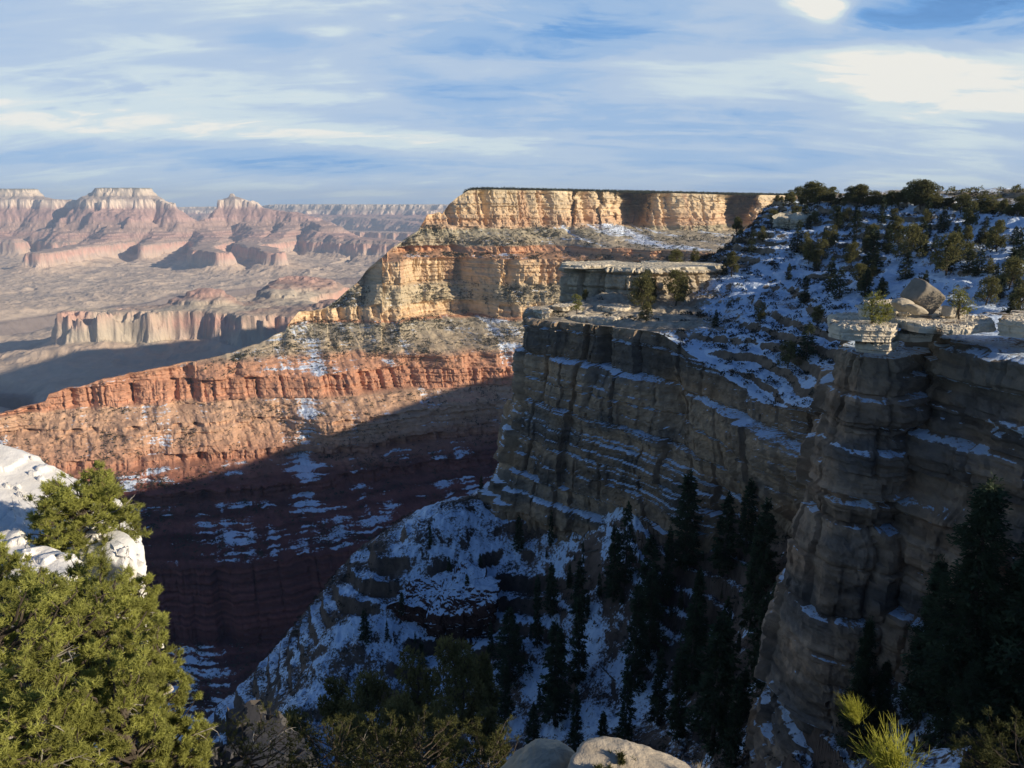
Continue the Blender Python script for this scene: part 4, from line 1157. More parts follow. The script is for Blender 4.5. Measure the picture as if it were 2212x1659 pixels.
# ------------------------------------------------------------------ plants
class MB:
    def __init__(s): s.v = []; s.q = []; s.t = []; s.n = 0

    def tube(s, pts, rads, k=5):
        pts = np.asarray(pts, float); m_ = len(pts)
        tg = np.gradient(pts, axis=0); tg /= np.linalg.norm(tg, axis=1, keepdims=True) + 1e-9
        ref = np.where(np.abs(tg[:, 2:3]) > 0.9, np.array([[1, 0, 0.]]), np.array([[0, 0, 1.]]))
        a = np.cross(tg, ref); a /= np.linalg.norm(a, axis=1, keepdims=True) + 1e-9
        b = np.cross(tg, a)
        th = np.linspace(0, 2 * math.pi, k, endpoint=False)
        R = pts[:, None] + (a[:, None] * np.cos(th)[None, :, None] + b[:, None] * np.sin(th)[None, :, None]) * np.asarray(rads)[:, None, None]
        s.v.append(R.reshape(-1, 3)); s.q.append(grid_quads(m_, k, True, s.n)); s.n += m_ * k

    def leaves(s, P, size, rg, flat=1.0, dirs=None, aspect=0.5):
        """one small quad per point, at random attitude"""
        n = len(P)
        d = rg.normal(size=(n, 3)) if dirs is None else dirs + rg.normal(size=(n, 3)) * 0.5
        d[:, 2] *= flat; d /= np.linalg.norm(d, axis=1, keepdims=True) + 1e-9
        e = np.cross(d, rg.normal(size=(n, 3))); e /= np.linalg.norm(e, axis=1, keepdims=True) + 1e-9
        L = size * rg.uniform(0.6, 1.3, n)[:, None]
        q = np.stack([P - e * L * aspect * 0.5, P + d * L * 0.5 - e * L * aspect * 0.15, P + d * L, P + d * L * 0.5 + e * L * aspect * 0.6], 1)
        s.v.append(q.reshape(-1, 3)); s.q.append((np.arange(n * 4).reshape(n, 4)) + s.n); s.n += 4 * n

    def needles(s, P, D, L, w, k, rg, spread=0.75):
        """k needles fanned round each twig tip"""
        n = len(P)
        P = np.repeat(P, k, 0); D = np.repeat(D, k, 0)
        d = D + rg.normal(size=(n * k, 3)) * spread; d /= np.linalg.norm(d, axis=1, keepdims=True)
        b = P - D * (rg.uniform(0, 1, n * k)[:, None] * L * 1.2)
        e = np.cross(d, rg.normal(size=(n * k, 3))); e /= np.linalg.norm(e, axis=1, keepdims=True) + 1e-9
        l_ = L * rg.uniform(0.7, 1.2, n * k)[:, None]
        t = np.stack([b - e * w, b + e * w, b + d * l_], 1)
        s.v.append(t.reshape(-1, 3)); s.t.append(np.arange(n * k * 3).reshape(-1, 3) + s.n); s.n += 3 * n * k

    def build(s, name, mat, parent=None, smooth=False):
        return link_mesh(name, np.concatenate(s.v), np.concatenate(s.q) if s.q else None, mat, parent, smooth=smooth, tris=np.concatenate(s.t) if s.t else None)


def make_conifer(h, seed, width=0.17, dens=1.0, leaf=0.040, reps=2):
    rg = np.random.RandomState(seed)
    root = empty('conifer_tree', (0, 0, 0))
    tb = MB(); zz = np.linspace(-0.6, h * 0.97, 9)
    bend = np.cumsum(rg.normal(size=(9, 2)) * 0.05 * h / 20, axis=0)
    tr = np.column_stack([bend, zz]); tb.tube(tr, np.linspace(h * 0.018, h * 0.002, 9), 6)
    P = []; Dn = []
    nl = int(19 * dens)
    for i in range(nl):
        f = 0.07 + 0.92 * (i / nl) ** 0.95
        z = f * h
        L = h * width * (1 - f) ** 0.72 * 1.0 + 0.12
        if f < 0.2: L *= 0.55 + f * 2.2
        nb = int(rg.randint(5, 8))
        a0 = rg.uniform(0, 6.28)
        cx, cy_ = np.interp(z, zz, tr[:, 0]), np.interp(z, zz, tr[:, 1])
        for b in range(nb):
            if rg.rand() < 0.2: continue
            a = a0 + b * 6.283 / nb + rg.uniform(-.35, .35); l_ = L * rg.uniform(0.45, 1.25)
            r = np.linspace(0, 1, 5)
            pts = np.column_stack([cx + np.cos(a) * l_ * r, cy_ + np.sin(a) * l_ * r, z - 0.34 * l_ * r + 0.18 * l_ * r ** 3])
            tb.tube(pts, np.linspace(0.05, 0.012, 5) * h / 18, 3)
            k = int(18 * dens * (0.4 + l_ / (h * width)))
            rr = rg.uniform(0.15, 1.0, k)
            side = rg.normal(size=k) * 0.17 * l_ * (1.15 - rr)
            p = np.column_stack([cx + np.cos(a) * l_ * rr - np.sin(a) * side, cy_ + np.sin(a) * l_ * rr + np.cos(a) * side, z - 0.34 * l_ * rr + 0.18 * l_ * rr ** 3 + rg.normal(size=k) * 0.05 * l_])
            P.append(p); Dn.append(np.tile([np.cos(a), np.sin(a), -0.25], (k, 1)))
    top = np.column_stack([rg.normal(size=(14, 2)) * 0.1, rg.uniform(h * 0.94, h * 1.0, 14)]) + np.array([tr[-1, 0], tr[-1, 1], 0]); P.append(top); Dn.append(np.tile([0, 0, 1.], (14, 1)))
    cb = MB(); P = np.vstack(P); Dn = np.vstack(Dn)
    for rep in range(reps):
        cb.leaves(P + rg.normal(size=P.shape) * 0.09 * h / 18 * (1 + 0.25 * (reps - 2)), leaf * h, rg, 0.7, Dn, 0.5)
    cb.build('crown', M_CONIFER, root); tb.build('trunk', M_BARK, root)
    return root


def make_pinyon(h, w, seed, mat=None, n=1.0, name='pinyon_pine'):
    rg = np.random.RandomState(seed)
    root = empty(name, (0, 0, 0))
    tb = MB(); cb = MB()
    lobes = []
    nl = rg.randint(17, 23)
    tr = np.column_stack([np.cumsum(rg.normal(size=5) * 0.04 * h), np.cumsum(rg.normal(size=5) * 0.04 * h), np.linspace(-0.4, h * 0.85, 5)])
    tb.tube(tr, np.linspace(h * 0.035, h * 0.01, 5), 6)
    for i in range(nl):
        f = rg.uniform(0.22, 0.95)
        rad = w * 0.5 * math.sqrt(max(0.05, 1 - ((f - 0.42) / 0.62) ** 2))
        a = i * 2.4 + rg.uniform(-.4, .4); r = rad * rg.uniform(0.35, 0.85)
        c = np.array([math.cos(a) * r, math.sin(a) * r, f * h]); lobes.append((c, w * rg.uniform(0.09, 0.19)))
        zb = f * h * rg.uniform(0.45, 0.8)
        b0 = np.array([np.interp(zb, tr[:, 2], tr[:, 0]), np.interp(zb, tr[:, 2], tr[:, 1]), zb])
        mid = (b0 + c) / 2 + np.array([0, 0, -0.05 * h])
        tb.tube([b0, mid, c], [h * 0.014, h * 0.01, h * 0.005], 4)
    lobes.append((np.array([tr[-1, 0], tr[-1, 1], h * 0.9]), w * 0.16))
    for c, r in lobes:
        k = int(170 * n)
        d = rg.normal(size=(k, 3)); d /= np.linalg.norm(d, axis=1, keepdims=True)
        P = c + d * (r * rg.uniform(0.35, 1.1, k) ** 0.6)[:, None] * np.array([1.15, 1.15, 0.8])
        cb.leaves(P, 0.065 * h * (0.8 + 0.4 * rg.rand()), rg, 0.9, d, 0.5)
    cb.build('crown', mat or M_PINYON, root); tb.build('trunk', M_BARK, root)
    return root


def make_near_pine(h, w, seed, mat, tufts=1500, L=0.055, name='pinyon_pine', dead=10, f0=0.15, nbr=34):
    """close-up pine: forking grey limbs, twigs and fans of needles"""
    rg = np.random.RandomState(seed)
    root = empty(name, (0, 0, 0))
    tb = MB(); cb = MB(); db = MB()
    tr = np.column_stack([np.cumsum(rg.normal(size=6) * 0.05 * h), np.cumsum(rg.normal(size=6) * 0.05 * h), np.linspace(-0.6, h * 0.8, 6)])
    tb.tube(tr, np.linspace(h * 0.035, h * 0.012, 6), 7)
    tips = []; dirs = []
    nb = nbr
    per = max(3, tufts // (nb * 5))
    for i in range(nb):
        f = f0 + (1 - f0) * (i + rg.rand()) / nb
        rad = w * 0.5 * math.sqrt(max(0.08, 1 - ((f - 0.45) / 0.66) ** 2)) * rg.uniform(0.7, 1.08)
        a = i * 2.4 + rg.uniform(-.4, .4)
        end = np.array([math.cos(a) * rad, math.sin(a) * rad, f * h + rg.normal() * 0.03 * h])
        zb = max(0.05 * h, f * h * 0.75 - 0.05 * h)
        b0 = np.array([np.interp(zb, tr[:, 2], tr[:, 0]), np.interp(zb, tr[:, 2], tr[:, 1]), zb])
        r = np.linspace(0, 1, 6)[:, None]
        pts = b0 * (1 - r) + end * r + np.array([0, 0, -1]) * (np.sin(r * math.pi) * 0.06 * h) + rg.normal(size=(6, 3)) * 0.012 * h
        tb.tube(pts, np.linspace(0.013 * h, 0.004 * h, 6), 5)
        for j in range(5):
            t = rg.uniform(0.45, 1.0); k = t * 5; k0 = int(min(4, k)); p = pts[k0] * (1 - (k - k0)) + pts[k0 + 1] * (k - k0)
            d = (end - b0) / (np.linalg.norm(end - b0) + 1e-6) * 0.7 + rg.normal(size=3) * 0.6 + np.array([0, 0, 0.35]); d /= np.linalg.norm(d)
            ln = w * rg.uniform(0.07, 0.15)
            q = p + d * ln
            tb.tube([p, (p + q) / 2 + rg.normal(size=3) * 0.01 * h, q], [0.004 * h, 0.003 * h, 0.0015 * h], 4)
            cen = q
            dd = rg.normal(size=(per, 3)) + d * 0.9; dd /= np.linalg.norm(dd, axis=1, keepdims=True)
            T = cen + dd * (w * 0.068 * rg.uniform(0.2, 1.1, per))[:, None] * np.array([1.1, 1.1, 0.85])
            tips.append(T); dirs.append(dd * 0.8 + np.array([0, 0, 0.35]))
    tips = np.vstack(tips); dirs = np.vstack(dirs); dirs /= np.linalg.norm(dirs, axis=1, keepdims=True)
    cb.needles(tips, dirs, L, L * 0.085, 13, rg)
    cb.build('crown', mat, root)
    tb.build('trunk', M_BARK, root)
    if dead:
        for i in range(dead):
            db = MB()
            a = rg.uniform(0, 6.28); f = rg.uniform(0.25, 0.7); rad = w * 0.5 * rg.uniform(0.5, 0.95)
            p0 = np.array([math.cos(a) * rad * 0.3, math.sin(a) * rad * 0.3, f * h])
            pts = [p0]; d = np.array([math.cos(a), math.sin(a), rg.uniform(-.2, .5)])
            for j in range(5):
                d = d + rg.normal(size=3) * 0.25; d /= np.linalg.norm(d); pts.append(pts[-1] + d * rad * 0.19)
            db.tube(pts, np.linspace(0.009 * h, 0.002 * h, 6), 5)
            for j in (2, 3, 4):
                e = d + rg.normal(size=3) * 0.8; e /= np.linalg.norm(e)
                db.tube([pts[j], pts[j] + e * rad * 0.2, pts[j] + e * rad * 0.34 + rg.normal(size=3) * .02], [0.004 * h, 0.003 * h, 0.001 * h], 4)
            db.build('dead_branch', M_GREYWOOD, root)
    return root


# --- foreground pines at the left
GF = 'pines in the left foreground'
near = [
    # x, y(centre), Y, height, width, mat, label
    (180, 1128, 16.2, 2.15, 2.25, M_PINE_NEAR, 'round sunlit pinyon growing on the white rock ledge'),
    (190, 1385, 11.0, 2.7, 2.1, M_PINE_NEAR, 'bushy green pine below the white rock, nearest the cliff edge'),
    (60, 1430, 9.3, 2.7, 2.1, M_PINE_NEAR, 'dense green pine filling the left edge of the picture'),
    (240, 1570, 8.6, 2.1, 1.45, M_PINE_NEAR, 'low green pine with grey dead twigs in the lower left'),
    (60, 1610, 7.6, 1.9, 1.5, M_PINE_NEAR, 'light green pine in the bottom left corner'),
    (375, 1635, 9.4, 1.6, 1.15, M_PINE_NEAR, 'yellow-green pine at the bottom, rightmost of the sunlit foreground pines'),
    (285, 1325, 12.6, 1.5, 1.15, M_PINE_NEAR, 'pine hanging over the cliff edge just under the white rock knob'),
    (110, 1345, 11.5, 1.9, 1.8, M_PINE_NEAR, 'sunlit pine directly under the bright pale rock at the left'),
    (300, 1480, 10.0, 1.9, 1.3, M_PINE_NEAR, 'pine at the cliff edge above the yellow-green pine'),
    (-60, 1290, 12.0, 2.4, 1.7, M_PINE_NEAR, 'pine cut off by the left edge beside the shaded rock'),
]
for k, (x, y, Yd, h, w, mt, lb) in enumerate(near):
    c = px(x, y, Yd)
    r = make_near_pine(h, w, 40 + k, mt, tufts=7000 if k else 9500, L=0.06 if k else 0.075, dead=3 + (k in (1, 2, 3, 4)) * 12, nbr=44 if k else 75)
    r.location = (float(c[0]), float(c[1]), float(c[2] - h * 0.52)); r.rotation_euler = (0, 0, k * 1.3)
    tag(r, lb, 'pine tree', GF)
# --- dark shrubs and trees at the bottom centre
GD = 'dark shrubs along the bottom edge'
low = [(560, 1640, 14, 1.6, 2.2, M_PINE_OLIVE, 'dark shrub at the bottom edge, leftmost of the row'), (700, 1645, 13, 1.4, 2.0, M_PINE_OLIVE, 'dark shrub at the bottom edge under the shaded pines'),
       (830, 1660, 12, 1.5, 1.7, M_PINE_OLIVE, 'dark olive shrub in the middle of the bottom row'), (930, 1640, 11, 1.4, 1.5, M_PINE_OLIVE, 'olive shrub with lit tips left of the pale boulders'),
       (1050, 1645, 10, 1.2, 1.2, M_PINE_OLIVE, 'olive shrub touching the left pale boulder'), (1330, 1700, 7.6, 0.5, 0.7, M_PINE_OLIVE, 'small green shrub in front of the right pale boulder'),
       (2190, 1660, 9, 0.8, 1.6, M_PINE_OLIVE, 'dark green shrub in the bottom right corner')]
for k, (x, y, Yd, h, w, mt, lb) in enumerate(low):
    c = px(x, y, Yd)
    r = make_near_pine(h, w, 60 + k, mt, tufts=1500, L=0.055, name='shrub', dead=3)
    r.location = (float(c[0]), float(c[1]), float(c[2] - h * 0.5)); r.rotation_euler = (0, 0, k * 1.7)
    tag(r, lb, 'shrub', GD)


def make_ephedra(h, seed, n, mat, name, spread=0.55):
    rg = np.random.RandomState(seed); root = MB()
    for i in range(n):
        a = rg.uniform(0, 6.28); t = abs(rg.normal()) * spread
        d = np.array([math.cos(a) * t, math.sin(a) * t, 1.0]); d /= np.linalg.norm(d)
        p = np.array([rg.normal() * 0.07 * h, rg.normal() * 0.07 * h, 0]); pts = [p]; L = h * rg.uniform(0.6, 1.15)
        for j in range(5):
            d = d + rg.normal(size=3) * 0.09 + np.array([0, 0, 0.06]); d /= np.linalg.norm(d); pts.append(pts[-1] + d * L / 5)
        root.tube(pts, np.linspace(0.0045, 0.0018, 6) * h / 0.7, 3)
        for j in (2, 3, 4):
            for q in range(2):
                e = d + rg.normal(size=3) * 0.35; e /= np.linalg.norm(e)
                root.tube([pts[j], pts[j] + e * L * 0.14, pts[j] + e * L * 0.26 + [0, 0, L * 0.03]], [0.003 * h / .7, 0.0025 * h / .7, 0.0012 * h / .7], 3)
    return root.build(name, mat)


o = make_ephedra(0.68, 3, 130, M_EPHEDRA, 'stem_bush', 0.5); c = px(1935, 1690, 7.4); o.location = [float(v) for v in c]; o.rotation_euler = (0.05, -0.3, 0)
tag(o, 'bright yellow-green bush of upright stems at the bottom right', 'bush')
o = make_ephedra(0.34, 5, 120, M_EPHEDRA, 'stem_bush', 0.45); c = px(1850, 1560, 8.2); o.location = [float(v) for v in c]; o.rotation_euler = (0, -0.35, 0)
tag(o, 'small yellow-green tuft above the left of the bright stem bush', 'bush')
o = make_ephedra(0.22, 7, 160, M_DRY, 'dry_bush', 0.6); c = px(1510, 1690, 7.6); o.location = [float(v) for v in c]
tag(o, 'pale dry tuft at the bottom edge right of the boulders', 'bush')

# --- tree prototypes
CON = [make_conifer(20, 101, 0.14, 1.2), make_conifer(20, 102, 0.18, 1.2), make_conifer(20, 103, 0.16, 1.1), make_conifer(20, 104, 0.22, 1.1)]
PIN = [make_pinyon(8, 6.5, 111), make_pinyon(8, 5.0, 112), make_pinyon(8, 7.6, 113), make_pinyon(8, 5.6, 114)]
M_PINYON_LIT = mat_simple('sunlit_pinyon_needles', (0.24, 0.24, 0.06), var=0.35, scale=1.2, trans=0.25)  # lighter copy of the pinyon needles, sunlight put into the colour
PIN2 = [make_pinyon(8, 6.5, 121, M_PINYON_LIT, 0.5), make_pinyon(8, 5.0, 122, M_PINYON_LIT, 0.5)]
CON_NEAR = [make_conifer(20, 131, 0.17, 1.7, 0.016, 6), make_conifer(20, 132, 0.21, 1.7, 0.016, 6)]
used = set()
rng = random.Random(5)


def put(protos, k, loc, h, base_h, rz, label, cat, group, sx=1.0):
    p = protos[k]
    if p.name in used: r = copy_tree(p)
    else: r = p; used.add(p.name)
    s_ = h / base_h
    r.location = [float(v) for v in loc]; r.rotation_euler = (0, 0, rz); r.scale = (s_ * sx, s_ * sx, s_)
    tag(r, label, cat, group)
    return r


ORD = ['first', 'second', 'third', 'fourth', 'fifth', 'sixth', 'seventh', 'eighth', 'ninth', 'tenth', 'eleventh', 'twelfth', 'thirteenth', 'fourteenth', 'fifteenth', 'sixteenth', 'seventeenth', 'eighteenth', 'nineteenth', 'twentieth']
TENS = {2: 'twenty', 3: 'thirty', 4: 'forty', 5: 'fifty', 6: 'sixty', 7: 'seventy', 8: 'eighty', 9: 'ninety'}
def ordn(i):
    if i < 20: return ORD[i]
    t, u = divmod(i + 1, 10)
    return TENS[t][:-1] + 'ieth' if u == 0 else TENS[t] + '-' + ORD[u - 1]


def zone_labels(items, text):
    """items get '<ordinal> from the left' labels in their zone"""
    idx = sorted(range(len(items)), key=lambda i: items[i][0])
    out = [None] * len(items)
    for r, i in enumerate(idx): out[i] = text % ordn(r)
    return out


# conifers in the ravine: photo position of the foot, tip height, distance from the slope
def ravine_hit(x, y):
    """where the sight line meets the slope"""
    Yv = np.linspace(60, 330, 541); d = px(x, y, 1.0)
    g = ravine_height(d[0] * Yv, Yv); z = d[2] * Yv
    idx = np.where(z < g)[0]
    i = idx[0] if len(idx) else 400
    return np.array([d[0] * Yv[i], Yv[i], g[i]])


tall = [(1160, 1400, 1190), (1190, 1330, 1200), (1250, 1330, 1190), (1350, 1260, 1015), (1325, 1300, 1110), (1480, 1230, 990), (1370, 1500, 1170), (1400, 1430, 1200), (1560, 1240, 1040), (1500, 1400, 1160),
        (1490, 1500, 1240), (1560, 1480, 1260), (1460, 1600, 1330), (1540, 1620, 1280), (1620, 1360, 1090), (1640, 1480, 1200), (1200, 1560, 1310), (1250, 1480, 1260), (1165, 1530, 1470), (1100, 1470, 1290),
        (1060, 1420, 1330), (1120, 1190, 1085), (1190, 1180, 1090), (970, 1240, 1195), (1300, 1640, 1500), (1350, 1620, 1420), (1420, 1560, 1380), (1600, 1560, 1400), (1580, 1660, 1440), (930, 1180, 1130), (790, 1390, 1290),
        (1040, 1070, 1020), (1150, 1660, 1500), (1240, 1650, 1420), (1090, 1560, 1400), (1400, 1330, 1130), (1440, 1300, 1080), (1610, 1200, 1010), (1640, 1290, 1050), (1230, 1270, 1195), (1010, 1300, 1230), (870, 1330, 1270)]
rq = np.random.RandomState(31)
for _ in range(46):
    x_ = rq.uniform(760, 1680); y_ = rq.uniform(0, 1)
    yb_ = np.interp(x_, [760, 1000, 1200, 1680], [1380, 1230, 1190, 1180]) + y_ * np.interp(x_, [760, 1680], [160, 440])
    tall.append((x_, yb_, yb_ - rq.uniform(22, 70) * (0.7 + y_ * 0.6)))
zl = zone_labels(tall, 'dark conifer on the snowy ravine slope, %s from the left')
for k, (x, yb, yt) in enumerate(tall):
    p = ravine_hit(x, yb)
    h = max(3.0, (px(x, yt, p[1])[2] - p[2]) * (0.88 if k % 3 else 0.74))
    put(CON, k % 4, p - [0, 0, 0.4], h, 20, k * 2.1, zl[k], 'conifer tree', 'dark conifers in the snowy ravine', 0.62 + 0.55 * ((k * 37) % 11) / 10.0)
# fallen logs on the snow
def make_log(L, seed):
    rg_ = np.random.RandomState(seed); mb = MB()
    pts = np.column_stack([np.linspace(0, L, 8), np.cumsum(rg_.normal(size=8) * 0.06), np.cumsum(rg_.normal(size=8) * 0.05)])
    mb.tube(pts, np.linspace(0.34, 0.12, 8), 7)
    for j in range(2, 8):
        e = rg_.normal(size=3); e[2] = abs(e[2]) + 0.3; e /= np.linalg.norm(e)
        mb.tube([pts[j], pts[j] + e * 0.5, pts[j] + e * rg_.uniform(0.8, 1.8)], [0.07, 0.05, 0.02], 4)
    return mb.build('fallen_log', M_GREYBARK)


M_GREYBARK = mat_simple('grey_bark', (0.10, 0.085, 0.07), var=0.3, scale=3, bump=0.4)
for k, (x, y, L, a_, lb) in enumerate([(1290, 1195, 13, 2.3, 'fallen log on the snow under the foot of the headland cliff'), (1420, 1300, 11, 2.5, 'fallen log lying across the snow in the middle of the ravine slope'),
                                       (1040, 1330, 9, 0.4, 'short fallen log on the snow below the red outcrop'), (1330, 1480, 10, 2.0, 'fallen log low on the ravine slope among dark conifers'),
                                       (1780, 1600, 8, 0.7, 'fallen log on the snow at the foot of the pillar')]):
    p = ravine_hit(x, y); q_ = p + np.array([math.cos(a_), math.sin(a_), 0]) * L
    zq = ravine_height(np.array([q_[0]]), np.array([q_[1]]))[0]
    o = make_log(L, 300 + k); o.location = [float(p[0]), float(p[1]), float(p[2] + 1.2)]; o.rotation_euler = (0, -math.atan2(zq - p[2], L), a_)
    tag(o, lb, 'fallen log')
# taller shaded trees on the near side of the ravine
nearside = [(640, 1600, 60, 10), (730, 1550, 66, 14), (800, 1540, 62, 13), (900, 1500, 60, 14), (985, 1490, 58, 14), (1040, 1500, 62, 13), (860, 1590, 52, 11), (950, 1600, 50, 11), (760, 1620, 50, 9), (1060, 1600, 52, 10)]
nearside = [(x, y, Yd * 1.25, h * 0.9) for x, y, Yd, h in nearside]
zl = zone_labels(nearside, 'shaded olive-dark pine in front of the ravine, %s from the left')
for k, (x, yc, Yd, h) in enumerate(nearside):
    c = px(x, yc, Yd)
    put(PIN, k % 4, c - [0, 0, h * 0.55], h, 8, k, zl[k], 'pine tree', 'shaded pines on the near side', 0.6)
# big dark trees in front of the right-hand wall
big = [(2070, 1480, 86, 1030, 'tall broad conifer hiding the foot of the dark rock wall'), (2160, 1500, 84, 1190, 'large dark conifer at the lower right, in front of the rock wall'),
       (1990, 1500, 94, 1200, 'slim dark conifer at the foot of the crack in the cliff'), (2215, 1550, 80, 1080, 'dark conifer cut off by the right edge of the picture'), (1850, 1560, 98, 1330, 'thin dark conifer at the foot of the pillar'),
       (1900, 1540, 97, 1420, 'short dark conifer at the foot of the pillar'), (1655, 1560, 130, 1250, 'dark conifer close against the left side of the pillar foot'), (2090, 1560, 80, 1420, 'short wide conifer at the lower right on the snow')]
for k, (x, yb, Yd, yt, lb) in enumerate(big):
    b = px(x, yb, Yd); t = px(x, yt, Yd); h = t[2] - b[2]
    zg = ravine_height(np.array([b[0]]), np.array([b[1]]))[0]
    h = t[2] - zg
    if h < 4: zg = b[2]; h = t[2] - b[2]
    put(CON_NEAR, k % 2, (b[0], b[1], zg - 0.5), h, 20, k * 1.9, lb, 'conifer tree', 'conifers at the foot of the pillar and wall', [1.15, 1.0, 0.8, 1.2, 0.8, 0.9, 0.8, 1.3][k])

# trees on the snowy hillside and rim
rq = np.random.RandomState(77)
HV = HEAD['V']; cn = HEAD['cn']
hv = HV[cn:-12].reshape(-1, 3); hx, hy = project(hv)
ok = (hv[:, 1] > 100)
hv, hx, hy = hv[ok], hx[ok], hy[ok]


def hill_hit(x, y):
    d = (hx - x) ** 2 + (hy - y) ** 2
    near_ = np.where(d < d.min() + 30)[0]
    i = near_[np.argmin(hv[near_, 1])]
    return hv[i]


hill = [(1880, 590, 500), (1870, 540, 510), (1720, 540, 480), (1715, 470, 440), (1810, 490, 450), (1845, 500, 455), (1960, 560, 490), (1985, 540, 480), (2040, 590, 510), (2060, 560, 490), (2120, 520, 470),
        (2150, 540, 480), (2000, 470, 430), (1930, 520, 470), (1790, 620, 560), (1810, 640, 580), (1770, 560, 520), (1900, 640, 600), (2180, 620, 560), (2110, 590, 540), (2200, 560, 500), (1580, 590, 545), (1620, 540, 500),
        (1640, 520, 490), (1460, 655, 590), (1470, 640, 600), (1385, 660, 600), (1400, 650, 590), (1395, 690, 655), (1265, 645, 625), (1545, 700, 670), (1640, 690, 655), (1700, 600, 570), (1590, 505, 470),
        (1450, 556, 540), (1500, 560, 538), (1670, 480, 455), (1560, 590, 560), (1700, 790, 740), (1740, 770, 700), (1735, 650, 600), (1760, 700, 660), (2030, 500, 450), (2090, 490, 440), (1900, 480, 430), (2160, 640, 600), (2205, 680, 620)]
for _ in range(64):
    x_ = rq.uniform(1730, 2215); y_ = rq.uniform(0, 1)
    yt0 = np.interp(x_, [1730, 1850, 2212], [470, 462, 480]); yb0 = np.interp(x_, [1730, 1800, 2212], [600, 640, 690])
    y_ = yt0 + (yb0 - yt0) * y_ ** 1.1
    hill.append((x_, y_, y_ - rq.uniform(16, 34) * (1 + (y_ - 460) / 260)))
zl = [None] * len(hill)
for lo_, hi_, tx in ((0, 520, 'evergreen high on the snowy hillside just under the rim, %s from the left'), (520, 580, 'evergreen on the middle of the snowy hillside, %s from the left'), (580, 2000, 'evergreen on the lowest part of the snowy hillside, %s from the left')):
    ii = [i for i, t_ in enumerate(hill) if lo_ <= t_[1] < hi_]
    for i, lb_ in zip(ii, zone_labels([hill[i] for i in ii], tx)): zl[i] = lb_
for k, (x, yb, yt) in enumerate(hill):
    p = hill_hit(x, yb); h = max(2.5, (px(x, yt, p[1])[2] - p[2]) * 1.1)
    if x in (1460, 1470, 1385, 1400, 1395, 1265, 1450, 1500) or k % 5 in (1, 3):
        put(PIN, k % 4, p - [0, 0, 0.5], h, 8, k, zl[k], 'pine tree', 'evergreens on the snowy hillside', 0.85)
    else:
        put(CON, k % 4, p - [0, 0, 0.5], h, 20, k, zl[k], 'conifer tree', 'evergreens on the snowy hillside', 1.55)
# rim trees on the skyline
rg = np.random.RandomState(9)
rim = []
for x in np.arange(1680, 2225, 7.0):
    x = x + rg.uniform(-4, 4)
    y0 = np.interp(x, [1680, 1750, 1900, 2000, 2212], [432, 430, 432, 438, 458])
    big_ = rg.rand() < 0.12
    hpx = rg.uniform(10, 29) + (10 if big_ else 0) - (6 if x < 1720 else 0)
    if 1740 < x < 1762: hpx = 40
    if 1970 < x < 2010: hpx = rg.uniform(42, 52)
    rim.append((x, y0 + rg.uniform(-2, 10), hpx))
zl = zone_labels(rim, 'rounded pine on the near rim skyline, %s from the left')
for k, (x, yb, hp) in enumerate(rim):
    p = hill_hit(x, yb) ; h = hp / FP * p[1] * 1.1
    put(PIN, k % 4, p - [0, 0, 0.4], h, 8, k * 1.7, zl[k], 'pine tree', 'pines along the near rim', rg.uniform(0.9, 1.25))
for k, (x, yb, yt, Yd, lb) in enumerate([(1885, 706, 632, 105.5, 'small leaning yellow-green pinyon growing over the slabs of the pillar top'), (1915, 692, 655, 106, 'low pinyon bush beside the leaning pinyon on the pillar top'),
                                     (2072, 688, 622, 107.5, 'small upright yellow-green pinyon right of the tilted square boulder'), (1245, 676, 636, 292, 'small bright pinyon at the edge of the headland terrace')]):
    b = px(x, yb, Yd); h = px(x, yt, Yd)[2] - b[2]
    put(PIN2, k % 2, b - [0, 0, 0.1], h, 8, k, lb, 'pine tree', 'sunlit small pines on the rock tops', 1.0)
# second, deeper row behind the rim: one wood
def scatter_blobs(name, P, H, Wd, mat, seed, kind='stuff', k=26, leaf=0.5):
    rg = np.random.RandomState(seed); n = len(P)
    d = rg.normal(size=(n, k, 3)); d /= np.linalg.norm(d, axis=2, keepdims=True); d[..., 2] = np.abs(d[..., 2]) * 1.0 - 0.1
    rad = rg.uniform(0.55, 1.0, (n, k, 1))
    C = P[:, None, :] + d * rad * np.stack([Wd * 0.5, Wd * 0.5, H], -1)[:, None, :]
    mb = MB(); mb.leaves(C.reshape(-1, 3), 1.0, rg, 1.0, d.reshape(-1, 3), 0.8)
    # scale the leaves to the plant
    v = mb.v[0].reshape(n, k, 4, 3); c0 = C[:, :, None, :]
    v = c0 + (v - c0) * (Wd * leaf)[:, None, None, None]
    mb.v[0] = v.reshape(-1, 3)
    o = mb.build(name, mat); tag(o, kind=kind)
    return o


pl = HV[sum(HEAD['cnt'][:5]):-12].reshape(-1, 3)
sel = pl[rg.choice(len(pl), 420)]
sel = sel[(sel[:, 2] > -4) & (sel[:, 0] > 60) & (sel[:, 1] > 270)]
o = scatter_blobs('rim_woodland', sel, rg.uniform(1.8, 4.2, len(sel)), rg.uniform(3, 5.5, len(sel)), M_PINYON, 3, k=90, leaf=0.2)
tag(o, 'dark pine woodland reaching back from the near rim', 'woodland', None, 'stuff')
# scrub on the near hillside
hv2 = HV[cn:cn + 300].reshape(-1, 3); sel = hv2[rg.choice(len(hv2), 6000)]; sel = sel[(sel[:, 1] > 80) & ~((sel[:, 0] < 75) & (sel[:, 1] > 262) & (rg.rand(len(sel)) < 0.85))]
o = scatter_blobs('hillside_scrub', sel, rg.uniform(0.5, 1.9, len(sel)), rg.uniform(1.0, 3.2, len(sel)), M_GREYBUSH, 4, k=30, leaf=0.3)
tag(o, 'dark low scrub dotting the snowy hillside', 'scrub', None, 'stuff')
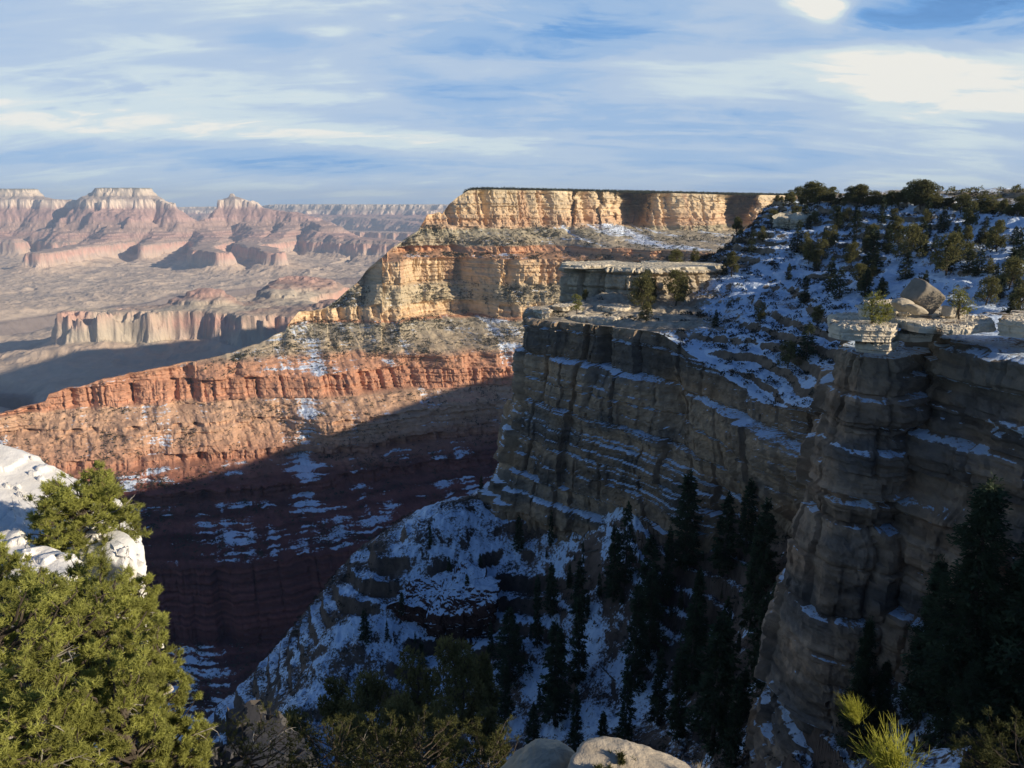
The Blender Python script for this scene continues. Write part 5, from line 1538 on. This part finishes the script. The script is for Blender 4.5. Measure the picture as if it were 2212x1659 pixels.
# scrub on the talus
xs_, ys_ = rg.uniform(560, 2230, 2600), rg.uniform(1100, 1670, 2600)
pts = []
Yg = rg.uniform(55, 300, 6500); Ug = rg.uniform(-0.45, 0.85, 6500)
Xg = Yg * Ug; Zg = ravine_height(Xg, Yg)
P = np.stack([Xg, Yg, Zg], -1)
P = P[(Zg > -200) & (Yg > 75)]
o = scatter_blobs('ravine_scrub', P, rg.uniform(0.4, 1.5, len(P)), rg.uniform(0.8, 2.3, len(P)), M_GREYBUSH, 6, k=26, leaf=0.3)
tag(o, 'bare dark scrub poking through the snow of the ravine', 'scrub', None, 'stuff')
# scrub on the spur
SV = SPUR['V'][SPUR['base'] + 3:]; SFv = SPUR['SF'][SPUR['base'] + 3:]
flat = SV.reshape(-1, 3); sf = SFv.reshape(-1)
w = (1 - sf) * (flat[:, 2] > -950) * np.where(flat[:, 2] > -345, 2.2, np.where(flat[:, 2] > -410, 1.0, 0.35))
clump = sstep(fbm(flat[:, 0] / 60, flat[:, 1] / 60, flat[:, 2] / 40, 3, 1200), -0.15, 0.35)
crz = np.broadcast_to(SPUR['rim'][None, :, 2], SFv.shape).reshape(-1)
w = w * (0.15 + clump) * (crz - flat[:, 2] > 7); w = w / w.sum()
idx = rg.choice(len(flat), 18000, p=w)
o = scatter_blobs('spur_scrub', flat[idx], rg.uniform(1.5, 4.5, len(idx)), rg.uniform(2.8, 7.5, len(idx)), M_SCRUB, 8, k=9, leaf=0.6)
tag(o, 'olive scrub dotting the slopes of the sunlit spur', 'scrub', None, 'stuff')
# far forest on the plateau of the spur
rimc = SPUR['rim']; xs = SPUR['xs']
rc = rimc[xs > 1000]
n = 11000
i = rg.randint(0, len(rc), n); off = rg.uniform(0, 1, n) ** 2 * 850
P = rc[i] + np.stack([off * 0.07, off + 4, np.zeros(n)], -1); P[:, 2] = rc[i][:, 2] + (26 - rc[i][:, 2]) * off / 900 - 1
o = scatter_blobs('plateau_forest', P, rg.uniform(5, 11, n), rg.uniform(6, 10, n), M_FOREST, 10, k=14, leaf=0.35)
tag(o, 'dark forest on the flat top of the far plateau', 'forest', None, 'stuff')

# ------------------------------------------------------------------ air
def build_haze():
    x0, x1, y0, y1, z0, z1 = -40000, 40000, -2500, 38000, -1700, 420
    v = [(x, y, z) for z in (z0, z1) for y in (y0, y1) for x in (x0, x1)]
    q = [(0, 2, 3, 1), (4, 5, 7, 6), (0, 1, 5, 4), (2, 6, 7, 3), (0, 4, 6, 2), (1, 3, 7, 5)]
    mt = bpy.data.materials.new('haze'); mt.use_nodes = True; nt = mt.node_tree; nt.nodes.clear()
    out = nd(nt, 'ShaderNodeOutputMaterial'); pv = nd(nt, 'ShaderNodeVolumePrincipled')
    pv.inputs['Color'].default_value = (0.62, 0.78, 1.0, 1)
    pv.inputs['Density'].default_value = 2.8e-5
    pv.inputs['Anisotropy'].default_value = 0.0
    nt.links.new(pv.outputs[0], out.inputs['Volume'])
    o = link_mesh('haze', v, q, mt)
    tag(o, 'pale blue air haze over the distant canyon', 'haze', None, 'stuff')


build_haze()
